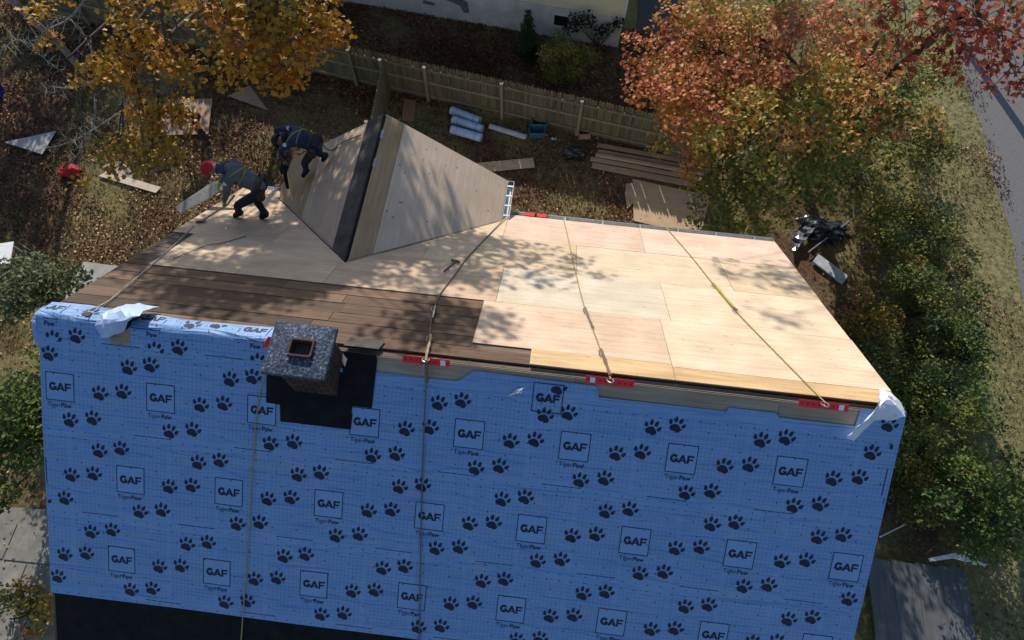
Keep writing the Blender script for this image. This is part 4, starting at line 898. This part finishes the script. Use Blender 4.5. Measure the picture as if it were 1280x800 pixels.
# ------------------------------------------------------------------ things on the ground behind the house
def plank(name, pa, pb, w_, th, z, mat, label, cat, group=None):
    a, b = Vector((*pa, z)), Vector((*pb, z)); d = b-a; L_ = d.length
    me = bevel(MB().box((0, 0, 0), (L_, w_, th)).mesh(name), .003); o = link(name, me, mat); o.location = (a+b)/2; o.rotation_euler.z = math.atan2(d.y, d.x); return tag(o, label, cat, group)
g2 = lambda a, b, z=0: tuple(G(a, b, z)[:2])
m_lum = wood('new_lumber', (.50, .36, .24), (.40, .27, .17), 0, .5, var=.15)
m_lum2 = wood('ground_ply', (.50, .36, .22), (.42, .29, .17), 0, .5, var=.1)
gl_ = 'boards in the lumber pile by the fence'
for i, (a, b, w_, z, t) in enumerate((((1.50, 10.72), (4.95, 10.35), .14, .06, 'lumber board lying nearest the fence in the pile'), ((1.52, 10.48), (4.9, 10.14), .13, .06, 'second lumber board from the fence in the pile'), ((1.46, 10.30), (4.8, 9.96), .10, .10, 'narrow lumber board in the middle of the pile'), ((1.32, 10.16), (4.7, 9.78), .14, .06, 'fourth lumber board from the fence in the pile'), ((1.38, 9.93), (4.6, 9.56), .2, .05, 'wide lumber board lying nearest the house in the pile'))):
    plank('lumber_board', a, b, w_, .05 if i != 2 else .09, z, m_lum, t, 'board', gl_)
def slab(name, pts, z, th, mat, label, cat, group=None, tilt=None):
    c = Vector((sum(p[0] for p in pts)/len(pts), sum(p[1] for p in pts)/len(pts), z)); mb = MB().prism([(p[0]-c.x, p[1]-c.y, 0) for p in pts], (0, 0, th))
    o = mb.build(name, mat); o.location = c
    if tilt: o.rotation_euler = tilt
    return tag(o, label, cat, group)
slab('loose_plywood', [(2.62, 9.55), (4.95, 9.2), (4.6, 7.75), (2.7, 8.05)], .05, .02, m_lum2, 'plywood sheet lying on the grass under the orange maple', 'plywood')
slab('plywood_offcut', [(2.42, 9.35), (2.62, 9.4), (2.68, 8.7), (2.5, 8.45), (2.42, 8.9)], .045, .018, m_lum, 'torn narrow plywood offcut beside the large sheet', 'plywood')
slab('plywood_offcut', [(-2.15, 9.55), (-.42, 9.98), (-.34, 9.62), (-2.05, 9.2)], .05, .018, m_lum2, 'long plywood strip behind the gable striped by picket shadows', 'plywood')
slab('plywood_offcut', [(-4.72, 11.75), (-4.34, 11.72), (-4.28, 10.95), (-4.66, 10.95)], .1, .02, wood('redbrown_board', (.30, .17, .10), (.22, .12, .07), 1, .5), 'reddish brown board lying against the fence corner', 'board', tilt=(.12, 0, 0))
# rolls
def roll(pa, pb, r, mat, label, group):
    a, b = Vector((*pa, r+.01)), Vector((*pb, r+.01)); d = b-a; o = empty('material_roll', (a+b)/2, math.atan2(d.y, d.x), label, 'roll', group); L_ = d.length
    mb = MB(); n = 20
    for x, rr2 in ((-L_/2, r*.35), (-L_/2, r), (L_/2, r), (L_/2, r*.35), (L_/2-.05, r*.33), (-L_/2+.05, r*.33)):
        for k in range(n): mb.v.append((x, rr2*math.cos(2*math.pi*k/n), rr2*math.sin(2*math.pi*k/n)))
    for j in range(6):
        for k in range(n): mb.f.append((j*n+k, j*n+(k+1) % n, ((j+1) % 6)*n+(k+1) % n, ((j+1) % 6)*n+k))
    mb.build('sheet_roll', mat, o)
    for x in (-L_*.3, L_*.3): MB().tube([(x-.03, 0, 0), (x+.03, 0, 0)], r*1.012, 20, False).build('wrapper_band', plain('roll_band', (.25, .38, .62), .5), o)
    return o
m_roll = plain('roll_blue', (.38, .50, .66), .5, var=.2, scale=7)
gr_ = 'blue underlayment rolls lying near the fence'
roll(g2(564, 138, .12), g2(600, 152, .12), .13, m_roll, 'blue white roll lying nearest the fence', gr_)
roll(g2(566, 150, .12), g2(603, 162, .12), .13, m_roll, 'middle one of three blue rolls in the yard', gr_)
roll(g2(564, 162, .12), g2(602, 173, .12), .13, m_roll, 'blue white roll lying nearest the house', gr_)
roll(g2(612, 158, .08), g2(658, 172, .08), .085, plain('roll_grey', (.42, .42, .44), .6), 'thin grey tube roll beside the teal bins', None)
# bins
m_teal = plain('teal_plastic', (.03, .13, .20), .45, var=.15)
def bin_(loc, rz, sx, sy, hh, mat, label, group=None, lid=None):
    o = empty('storage_bin', loc, rz, label, 'bin', group); mb = MB(); a = .82
    def rg(fx, fy, z): return [(-fx/2, -fy/2, z), (fx/2, -fy/2, z), (fx/2, fy/2, z), (-fx/2, fy/2, z)]
    rings = [rg(sx*a, sy*a, 0), rg(sx, sy, hh), rg(sx*.92, sy*.92, hh), rg(sx*.78, sy*.78, .03)]
    for q in rings: mb.v += q
    for j in range(3):
        for k in range(4): mb.f.append((j*4+k, j*4+(k+1) % 4, j*4+4+(k+1) % 4, j*4+4+k))
    mb.f += [(3, 2, 1, 0), (12, 13, 14, 15)]; mb.build('tub', mat, o)
    rm = MB(); 
    for (x0, y0), (x1, y1) in zip([(-1, -1), (1, -1), (1, 1), (-1, 1)], [(1, -1), (1, 1), (-1, 1), (-1, -1)]): rm.tube([(x0*sx/2, y0*sy/2, hh), (x1*sx/2, y1*sy/2, hh)], .018, 6)
    rm.build('rim', mat, o); return o
bin_((*g2(674, 158), 0), .15, .46, .34, .26, m_teal, 'teal storage bin standing nearer the fence', 'teal storage bins by the fence')
bin_((*g2(671, 169), 0), .12, .48, .36, .26, m_teal, 'teal storage bin standing nearer the house', 'teal storage bins by the fence')
bin_((-17.75, 10.4, 0), .3, .7, .5, .5, plain('blue_plastic', (.01, .03, .35), .4), 'bright blue bin cut off by the left edge')
# cardboard box with open flaps
m_card = plain('cardboard', (.38, .24, .14), .85, var=.12)
cb = empty('cardboard_box', (*g2(729, 170), 0), .2, 'open cardboard box lying in front of a fence post', 'box')
w2, d2, h2 = .34, .30, .24; mb = MB()
for cx_, cy_, dx, dy in ((0, -d2/2, w2, .012), (0, d2/2, w2, .012), (-w2/2, 0, .012, d2-.013), (w2/2, 0, .012, d2-.013)): mb.box((cx_, cy_, h2/2), (dx, dy, h2))
mb.box((0, 0, .008), (w2-.02, d2-.02, .008)); mb.build('carton', m_card, cb)
for p0, p1, dv in (((-w2/2, -d2/2), (w2/2, -d2/2), (0, -.14)), ((-w2/2, d2/2), (w2/2, d2/2), (0, .13)), ((-w2/2, -d2/2), (-w2/2, d2/2), (-.12, 0)), ((w2/2, -d2/2), (w2/2, d2/2), (.1, 0))):
    MB().prism([(*p0, h2), (*p1, h2), (p1[0]+dv[0], p1[1]+dv[1], h2-.05), (p0[0]+dv[0], p0[1]+dv[1], h2-.05)], (0, 0, .008)).build('flap', m_card, cb)
# crumpled bag
def crumple(name, loc, dims, mat, label, cat, seed=1, amp=.25, parts=(), sub=4):
    rr = random.Random(seed); bm = bmesh.new(); bmesh.ops.create_icosphere(bm, subdivisions=sub, radius=1)
    ph = [rr.uniform(0, 6) for _ in range(12)]
    for v in bm.verts:
        p = v.co; n_ = sum(math.sin(p.x*f+ph[k])*math.cos(p.y*f*1.2+ph[k+1])*math.sin(p.z*f*.9+ph[k+2])/(1+k*.6) for k, f in enumerate((3, 6, 11, 18)))
        q = p*(1+amp*n_); v.co = Vector((q.x*dims[0], q.y*dims[1], max(0, (q.z+.45)*dims[2])))
    me = bpy.data.meshes.new(name); bm.to_mesh(me); bm.free(); o = link(name, me, mat); o.location = loc; return tag(o, label, cat)
m_bag = plain('black_plastic', (.012, .012, .013), .3, var=.2, spec=.5)
bgo = crumple('tool_bag', (*g2(718, 196), 0), (.36, .2, .22), m_bag, 'black crumpled bag lying between box and lumber pile', 'bag', 4)
MB().tube([(-.3, .05, .2), (-.15, .1, .34), (.1, .12, .34), (.28, .1, .2)], .018, 6).build('strap', m_dark, bgo)
# hose coil
hc = MB(); pts = [(.24*math.cos(a)*(1+.06*math.sin(a*.37)), .24*math.sin(a)*(1+.05*math.cos(a*.6)), .03+.012*a/6.28) for a in np.linspace(0, 6.28*3.2, 60)]
o = hc.tube(pts, .014, 5).build('hose_coil', plain('green_hose', (.03, .09, .045), .5)); o.location = (*g2(529, 158), 0); tag(o, 'green coiled garden hose on the leaves beside the fence corner', 'hose')
for i, (a, b) in enumerate(((747, 167), (692, 175))):
    o = slab('paper_scrap', [(x+.1*math.cos(t), y+.06*math.sin(t)) for x, y in [g2(a, b)] for t in (.2, 1.5, 2.9, 4.4, 5.3)], .05, .01, m_white, ['white paper scrap beside the cardboard box', 'white paper scrap in front of the teal bins'][i], 'litter')
# left yard
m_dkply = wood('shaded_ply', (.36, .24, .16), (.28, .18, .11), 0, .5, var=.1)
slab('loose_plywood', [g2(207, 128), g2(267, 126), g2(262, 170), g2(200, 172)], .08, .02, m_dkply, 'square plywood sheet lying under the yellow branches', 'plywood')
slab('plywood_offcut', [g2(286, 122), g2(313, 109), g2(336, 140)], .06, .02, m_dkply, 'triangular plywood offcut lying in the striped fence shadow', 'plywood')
slab('plywood_offcut', [g2(9, 181), g2(73, 167), g2(56, 196)], .10, .02, plain('grey_board', (.36, .34, .33), .8), 'grey triangular board lying under bare branches', 'board')
slab('lumber_board', [g2(125, 222), g2(136, 216), g2(203, 236), g2(196, 243)], .05, .03, wood('pale_lumber', (.60, .50, .40), (.5, .4, .3), 0, .4), 'pale long board lying on the leafy lawn', 'board')
slab('lumber_board', [g2(130, 210), g2(150, 200), g2(172, 222), g2(160, 228)], .05, .02, wood('pale_lumber2', (.55, .45, .36), (.46, .36, .28), 0, .4), 'short pale board lying across the long one on the lawn', 'board')
rb_ = crumple('red_jacket', (*g2(90, 216), 0), (.30, .22, .20), plain('red_cloth', (.42, .02, .03), .8), 'small red bundle lying on the dark lawn', 'bundle', 9, .18, sub=3)
plank('wooden_stick', g2(22, 302), g2(82, 345), .035, .03, .03, m_lum, 'thin stick lying on the grass by the pale bush', 'stick')
wt = empty('plastic_table', (*g2(-2, 318, .6), 0), .3, 'white plastic table cut off by the left edge', 'table')
bt_ = MB().box((0, 0, .6), (.7, .7, .03)); link('table_top', bevel(bt_.mesh('table_top'), .01), m_white, wt)
for sx in (-.3, .3):
    for sy in (-.3, .3): MB().tube([(sx, sy, 0), (sx*.93, sy*.93, .59)], .025, 6).build('leg', m_white, wt)
slab('concrete_pad', [g2(78, 385), g2(108, 330), g2(150, 335), g2(185, 385)], .06, .06, m_concrete, None, None); bpy.data.objects['concrete_pad']['kind'] = 'structure'
# patio on the left
pt = MB(); tag(pt.add([(-14, -6, .03), (-5.5, -6, .03), (-5.5, -1.4, .03), (-14, -1.8, .03)], [(0, 1, 2, 3)]).build('patio', plain('patio_joint', (.2, .19, .17), .95)), kind='structure')
po = bpy.data.objects['patio']
y = -6
while y < -2.1:
    x = -13.9+random.uniform(0, .4)
    while x < -5.9:
        wd = random.uniform(.7, 1.3); e = min(x+wd, -5.6)
        MB().prism([(x+.02+random.uniform(0, .02), y+.02, .03), (e-.01, y+.02+random.uniform(0, .02), .03), (e-.01-random.uniform(0, .02), y+.78, .03), (x+.02, y+.78-random.uniform(0, .02), .03)], (0, 0, .02)).build('paving_slab', plain('patio_stone', (.22, .21, .19), .9, var=.25, scale=3, bump=.004), po); x = e  # stone toned down so its colour carries the shrubs' shadows
    y += .8
# right side
tarp = crumple('tarpaulin', (*g2(1028, 290), 0), (.66, .42, .19), plain('black_tarp', (.014, .015, .017), .28, var=.5, scale=3, spec=.5), 'crumpled black plastic tarpaulin heaped on the shaded grass', 'tarpaulin', 21, .32)
fr = MB(); c = Vector(tarp.location)
tp = [Vector((*g2(1008, 318), .12))-c, Vector((*g2(1062, 278), .25))-c, Vector((*g2(1058, 258), .4))-c]
fr.tube(tp, .02, 6).build('metal_edge', m_alu, tarp)
film = MB(); 
for i in range(9):
    for j in range(5): 
        a, b = 990+i*4.2, 318-i*4.5-j*6+i*1.5*(j/4); g = G(a, b, .05+.16*abs(math.sin(i*1.3+j*.9))+.02*i); film.v.append(tuple(Vector(g)-c))
for i in range(8):
    for j in range(4): film.f.append((i*5+j, i*5+j+5, i*5+j+6, i*5+j+1))
film.build('clear_film', plain('silver_film', (.16, .17, .19), .25, .2, var=.7, scale=6), tarp)
slab('foam_board', [g2(1014, 329), g2(1021, 320), g2(1058, 347), g2(1051, 357)], .05, .06, plain('foil_board', (.50, .51, .55), .45, .2, var=.25, scale=6), 'silvery white board lying on the grass beside the roof edge', 'board')
dk = empty('wooden_platform', (9.4, -1.2, 0), 0, 'low grey boarded platform at the bottom right', 'platform')
m_gdeck = wood('grey_deck', (.13, .135, .14), (.09, .095, .10), 1, .6, var=.2)
for i in range(4):
    xx = -1.35+i*.53; MB().prism([(xx, -1.6, .42), (xx+.52, -1.6, .42), (xx+.52, .62, .42), (xx, .66, .42)], (0, 0, .03)).build('board', m_gdeck, dk)
for y_ in (-1.5, .5): MB().box((-.29, y_, .33), (2.08, .08, .16)).build('beam', m_gdeck, dk)
for x_ in (-1.25, .65):
    for y_ in (-1.4, .4): MB().box((x_, y_, .13), (.1, .1, .26)).build('leg', m_gdeck, dk)
wp = MB(); q = [G(1160, 698, .6), G(1194, 691, .6), G(1232, 706, .6), G(1228, 709, .6), G(1192, 698, .6), G(1162, 702, .6)]
o = wp.prism([Vector(p) - Vector(q[1]) for p in q], (0, 0, .05)).build('white_trim', m_white); o.location = q[1]; tag(o, 'angled white trim piece lying on the back edge of the platform', 'trim')
plank('white_pole', g2(1098, 672), g2(1130, 656), .03, .03, .04, m_white, 'thin white pole lying between the roof and the hedge', 'pole')

# ------------------------------------------------------------------ people
def person(label, J, mats, cap, SC_=1.0):
    """J: joints in world coordinates; the body is one skinned mesh"""
    V = {k: Vector(v) for k, v in J.items()}
    mid0 = (V['footL']+V['footR'])/2
    for k in V:
        if k not in ('side', 'face', 'toe', 'footL', 'footR'): V[k] = mid0+(V[k]-mid0)*SC_
    root = empty('person', (V['pelvis'].x, V['pelvis'].y, min(V['footL'].z, V['footR'].z)-.05), 0, label, 'person', 'roofers at work'); base = Vector(root.location)
    vs, es, rad, kind = [], [], [], []
    def v(p, r): vs.append(Vector(p)-base); rad.append(r*SC_); return len(vs)-1
    def e(a, b, k): es.append((a, b)); kind.append(k)
    fwd = (V['head']-V['pelvis']); side = V['side'].normalized()
    pel = v(V['pelvis'], .15); ws = v(V['pelvis'].lerp(V['chest'], .42), .145); chs = v(V['pelvis'].lerp(V['chest'], .82), .165); nk0 = v(V['chest'], .085)
    e(pel, ws, 'shirt'); e(ws, chs, 'shirt'); e(chs, nk0, 'shirt')
    hd = V['chest']+(V['head']-V['chest'])*.82; nk = v(V['chest'].lerp(hd, .45), .055); h1 = v(hd, .088); up = (hd-V['chest']).normalized(); fc = V['face'].normalized()
    h2_ = v(hd+up*.075, .075); e(nk0, nk, 'skin'); e(nk, h1, 'skin'); e(h1, h2_, 'skin')
    ns = v(hd+fc*.115+up*.005, .016); e(h1, ns, 'skin'); chn = v(hd+fc*.07-up*.075, .04); e(h1, chn, 'skin')
    for s in (-1, 1): a = v(hd+side*s*.098, .018); e(h1, a, 'skin')
    for s, t in ((1, 'L'), (-1, 'R')):
        sh_ = v(V['chest']+side*s*.17-(V['chest']-V['pelvis']).normalized()*.05, .075); el = v(V['elbow'+t], .052); wr_ = v(V['hand'+t].lerp(V['elbow'+t], .28), .036)
        e(chs, sh_, 'shirt'); e(sh_, el, 'shirt'); e(el, wr_, 'shirt')
        hdv = (V['hand'+t]-V['elbow'+t]).normalized(); pl = v(V['hand'+t], .034); e(wr_, pl, 'hand')
        lat = hdv.cross(Vector((0, 0, 1))); lat = lat.normalized() if lat.length > .1 else Vector((1, 0, 0)); dn = hdv.cross(lat).normalized()
        for k, (o_, ln) in enumerate(((-.03, .07), (-.01, .08), (.01, .075), (.03, .06))):
            a = v(V['hand'+t]+hdv*.045+lat*o_, .011); b = v(V['hand'+t]+hdv*(.045+ln*.6)+lat*o_+dn*.02, .010); c_ = v(V['hand'+t]+hdv*(.04+ln*.6)+lat*o_*.9+dn*.05, .008)
            e(pl, a, 'hand'); e(a, b, 'hand'); e(b, c_, 'hand')
        a = v(V['hand'+t]+lat*.045+hdv*.01, .012); b = v(V['hand'+t]+lat*.05+hdv*.045+dn*.025, .010); e(pl, a, 'hand'); e(a, b, 'hand')
        hp = v(V['pelvis']+side*s*.095-Vector((0, 0, .06)), .095); kn = v(V['knee'+t], .068); an = v(V['foot'+t]+Vector((0, 0, .07)), .05)
        mid = v(V['knee'+t].lerp(V['foot'+t]+Vector((0, 0, .07)), .35), .062)
        e(pel, hp, 'legs'); e(hp, kn, 'legs'); e(kn, mid, 'legs'); e(mid, an, 'legs')
        tv = V['toe'].normalized(); to = v(V['foot'+t]+tv*.13+Vector((0, 0, .0)), .042); he = v(V['foot'+t]-tv*.05+Vector((0, 0, .02)), .045)
        e(an, to, 'boot'); e(an, he, 'boot')
    me = bpy.data.meshes.new('sk'); me.from_pydata(vs, es, []); bm = bmesh.new(); bm.from_mesh(me); ly = bm.verts.layers.skin.verify(); bm.verts.ensure_lookup_table()
    for i, q in enumerate(bm.verts): q[ly].radius = (rad[i], rad[i]); q[ly].use_root = (i == 0)
    bm.to_mesh(me); bm.free(); ob = bpy.data.objects.new('sk', me); col.objects.link(ob)
    md = ob.modifiers.new('s', 'SKIN'); md.branch_smoothing = .4; md.use_smooth_shade = True; sd = ob.modifiers.new('u', 'SUBSURF'); sd.levels = 2; sd.render_levels = 2
    dg = bpy.context.evaluated_depsgraph_get(); bme_ = bpy.data.meshes.new_from_object(ob.evaluated_get(dg)); bpy.data.objects.remove(ob)
    order = ['shirt', 'legs', 'skin', 'hand', 'boot']; bme_.materials.clear()
    for k in order: bme_.materials.append(mats[k])
    A_ = np.array([vs[a] for a, b in es]); B_ = np.array([vs[b] for a, b in es]); rr_2 = np.array([(rad[a]+rad[b])/2 for a, b in es]); D_ = B_-A_; dd = (D_*D_).sum(1)+1e-9
    cts = np.empty(len(bme_.polygons)*3, dtype=np.float32); bme_.polygons.foreach_get('center', cts); cts = cts.reshape(-1, 3); mi = []
    for c_ in cts:
        t = np.clip(((c_-A_)*D_).sum(1)/dd, 0, 1); ds = np.linalg.norm(A_+D_*t[:, None]-c_, axis=1)-rr_2; mi.append(order.index(kind[int(np.argmin(ds))]))
    bme_.polygons.foreach_set('material_index', mi); bme_.polygons.foreach_set('use_smooth', [True]*len(mi)); bme_.name = 'body'
    bo = link('body', bme_, None, root)
    # cap with brim
    bm = bmesh.new(); bmesh.ops.create_uvsphere(bm, u_segments=18, v_segments=10, radius=1)
    for q in [q for q in bm.verts if q.co.z < -.15]: bm.verts.remove(q)
    cm = bpy.data.meshes.new('cap'); 
    Zc = (up*.7-fc*.45).normalized(); Xc = (fc-Zc*fc.dot(Zc)).normalized(); Yc = Zc.cross(Xc); Rm = Matrix((Xc, Yc, Zc)).transposed()
    for q in bm.verts: q.co = Rm @ Vector((q.co.x*.128, q.co.y*.115, q.co.z*.12)) + (hd-base) + up*.045
    for f_ in bm.faces: f_.smooth = True
    bm.to_mesh(cm); bm.free(); co = link('cap', cm, cap, root)
    bmb = MB(); pts = []
    for k in range(9): a = R_(-65+130*k/8); pts.append((.112*math.cos(a), .104*math.sin(a))); 
    outp = [(x+.085*math.cos(R_(-65+130*k/8)*.8), y*1.02) for k, (x, y) in enumerate(pts)]
    ring_ = [Rm @ Vector((x, y, .0)) + hd-base+up*.05 for x, y in pts]; ring2 = [Rm @ Vector((x, y, -.012)) + hd-base+up*.05 for x, y in outp]
    bmb.prism(ring_+ring2[::-1], Rm @ Vector((0, 0, .008))); bmb.build('brim', cap, co)
    for s in (-1, 1):
        q = MB().tube([hd-base+fc*.083+side*s*.033+up*.01, hd-base+fc*.09+side*s*.033+up*.01], .011, 8); q.build('eye', m_dark, root)
    gt = MB().tube([V['chest'].lerp(hd, .1)-base, V['chest'].lerp(hd, .45)-base, V['chest'].lerp(hd, .72)-base-fc*.01], [.098, .078, .088], 12); gt.smooth = True; gt.build('neck_gaiter', mats['gaiter'], root)
    # harness and belt
    hv_ = mats['harness']; ax = (V['chest']-V['pelvis']).normalized(); bk = ax.cross(side).normalized()
    def loop(c0, rx, ry, n_=16, tilt=0.0): return [c0-base+side*math.cos(2*math.pi*k/n_)*rx+bk*math.sin(2*math.pi*k/n_)*ry+ax*tilt*math.cos(2*math.pi*k/n_) for k in range(n_+1)]
    MB().tube(loop(V['pelvis'].lerp(V['chest'], .62), .172, .172), .011, 5).build('harness_strap', hv_, root)
    MB().tube(loop(V['pelvis'].lerp(V['chest'], .72), .18, .18, 16, .12), .011, 5).build('harness_strap', hv_, root)
    MB().tube(loop(V['pelvis'].lerp(V['chest'], .12), .165, .165), .025, 6).build('tool_belt', mats['belt'], root)
    for s in (-1, 1):
        c0 = V['pelvis']+side*s*.17-base; me2 = bevel(MB().box((0, 0, 0), (.12, .12, .17)).mesh('pouch'), .02, 2); q = link('pouch', me2, mats['belt'], root); q.location = c0-Vector((0, 0, .05))
        pc = (V['chest']+side*s*.17).lerp(V['elbow'+('L' if s > 0 else 'R')], .35)-base; nrm = (Vector(CAM)-(pc+base)).normalized()
        MB().tube([pc+nrm*.066, pc+nrm*.070], .035, 12).build('sleeve_badge', m_white, root)
    return root
cloth = lambda n, c: plain(n, c, .9, var=.22, scale=16, bump=.006)
m_skin = plain('skin', (.28, .16, .11), .55, var=.08)
WM1 = dict(shirt=cloth('grey_shirt', (.12, .125, .13)), legs=cloth('dark_trousers', (.025, .028, .036)), skin=m_skin, hand=plain('green_glove', (.30, .42, .06), .8), boot=cloth('boots', (.018, .017, .016)), gaiter=cloth('blue_gaiter', (.05, .055, .12)), harness=plain('lime_strap', (.24, .27, .04), .7), belt=cloth('belt_leather', (.07, .04, .03)))
WM2 = dict(WM1, shirt=cloth('navy_jacket', (.035, .042, .075)), hand=m_skin, gaiter=cloth('black_gaiter', (.015, .015, .018)), harness=plain('tan_strap', (.28, .24, .08), .7))
WM3 = dict(WM1, shirt=cloth('black_shirt', (.02, .02, .024)), hand=m_skin)
fz = lambda x, y: ZR - y/CT*ST + .02 if True else 0
fL, fR = (-5.02, 3.02, fz(0, 3.02)+.045), (-4.58, 3.06, fz(0, 3.06)+.045)
person('roofer in red cap and grey shirt bending over the shaded plywood', dict(pelvis=(-4.50, 3.18, 6.78), chest=(-4.86, 3.15, 7.14), head=(-5.10, 3.10, 7.18), side=(.1, -1, 0), face=(-.75, -.1, -.65), toe=(-.95, -.25, -.1),
    footL=fL, kneeL=(-4.92, 2.98, 6.48), footR=fR, kneeR=(-4.74, 3.2, 6.42), elbowL=(-4.92, 2.92, 6.84), handL=(-5.06, 2.94, 6.60), elbowR=(-5.02, 3.36, 6.86), handR=(-5.22, 3.22, 6.62)), WM1, plain('red_cap', (.45, .015, .02), .8), 1.1)
sh = empty('shingle_hoe', (-5.06, 2.92, 6.58), 0, 'long handled scraper held by the roofer in the red cap', 'tool'); b0 = Vector(sh.location)
MB().tube([Vector((-4.90, 3.02, 6.74))-b0, Vector((-5.06, 2.93, 6.58))-b0, Vector((-5.50, 2.72, 6.36))-b0], .016, 6).build('handle', m_lum, sh)
MB().prism([FAR(-5.62, 3.32, .03)-b0, FAR(-5.50, 3.42, .03)-b0, FAR(-5.44, 3.30, .05)-b0, FAR(-5.56, 3.22, .05)-b0], (0, 0, .01)).build('blade', m_steel, sh)
gz = lambda x: HG - (XG-x)*math.tan(GTH) + .02
person('roofer in dark cap and navy jacket stooping on the gable edge', dict(pelvis=(-3.94, 4.34, 6.60), chest=(-4.34, 4.40, 6.70), head=(-4.60, 4.34, 6.58), side=(-.15, -1, 0), face=(-.6, -.3, -.7), toe=(-.6, -.8, -.25),
    footL=(-4.24, 4.22, gz(-4.24)+.045), kneeL=(-4.12, 4.08, 6.38), footR=(-3.84, 4.40, gz(-3.84)+.045), kneeR=(-3.86, 4.20, 6.50), elbowL=(-4.52, 4.16, 6.58), handL=(-4.48, 4.10, 6.32), elbowR=(-4.72, 4.60, 6.58), handR=(-4.60, 4.32, 6.30)), WM2, plain('black_cap', (.012, .012, .014), .8), 1.0)
ng = empty('nail_gun', (-4.52, 4.06, 6.24), 0, 'black nail gun held low by the roofer in navy', 'tool')
MB().box((0, 0, 0), (.09, .24, .09)).build('body', m_black, ng); MB().tube([(0, .0, -.03), (-.05, -.05, -.28), (-.1, -.05, -.55)], [.03, .035, .03], 6).build('magazine', m_black, ng); MB().tube([(0, .1, .02), (.02, .16, .1)], .02, 6).build('handle', m_black, ng)
rope([GP(-1, 4.6, .5, .03), GP(-1, 4.62, 1.0, .03), GP(-1, 4.55, 1.3, .05), Vector((-3.9, 4.4, 6.74))], 'dark lanyard stretched from the gable ridge to the stooping roofer', m_rope_d, .01)
f1, f2 = G(262, 178, .04), G(252, 176, .04)
px, py = f1[0], f1[1]
person('roofer in red cap working on the ground behind yellow leaves', dict(pelvis=(px-.1, py+.15, .88), chest=(px-.48, py+.2, 1.18), head=(px-.72, py+.18, 1.22), side=(.1, -1, 0), face=(-.75, -.1, -.6), toe=(-.95, -.2, 0),
    footL=(px+.05, py-.1, .045), kneeL=(px-.12, py-.02, .48), footR=(px-.25, py+.28, .045), kneeR=(px-.3, py+.25, .5), elbowL=(px-.5, py-.02, .9), handL=(px-.62, py+.02, .66), elbowR=(px-.58, py+.42, .9), handR=(px-.72, py+.3, .66)), WM3, plain('red_cap', (.45, .015, .02), .8))
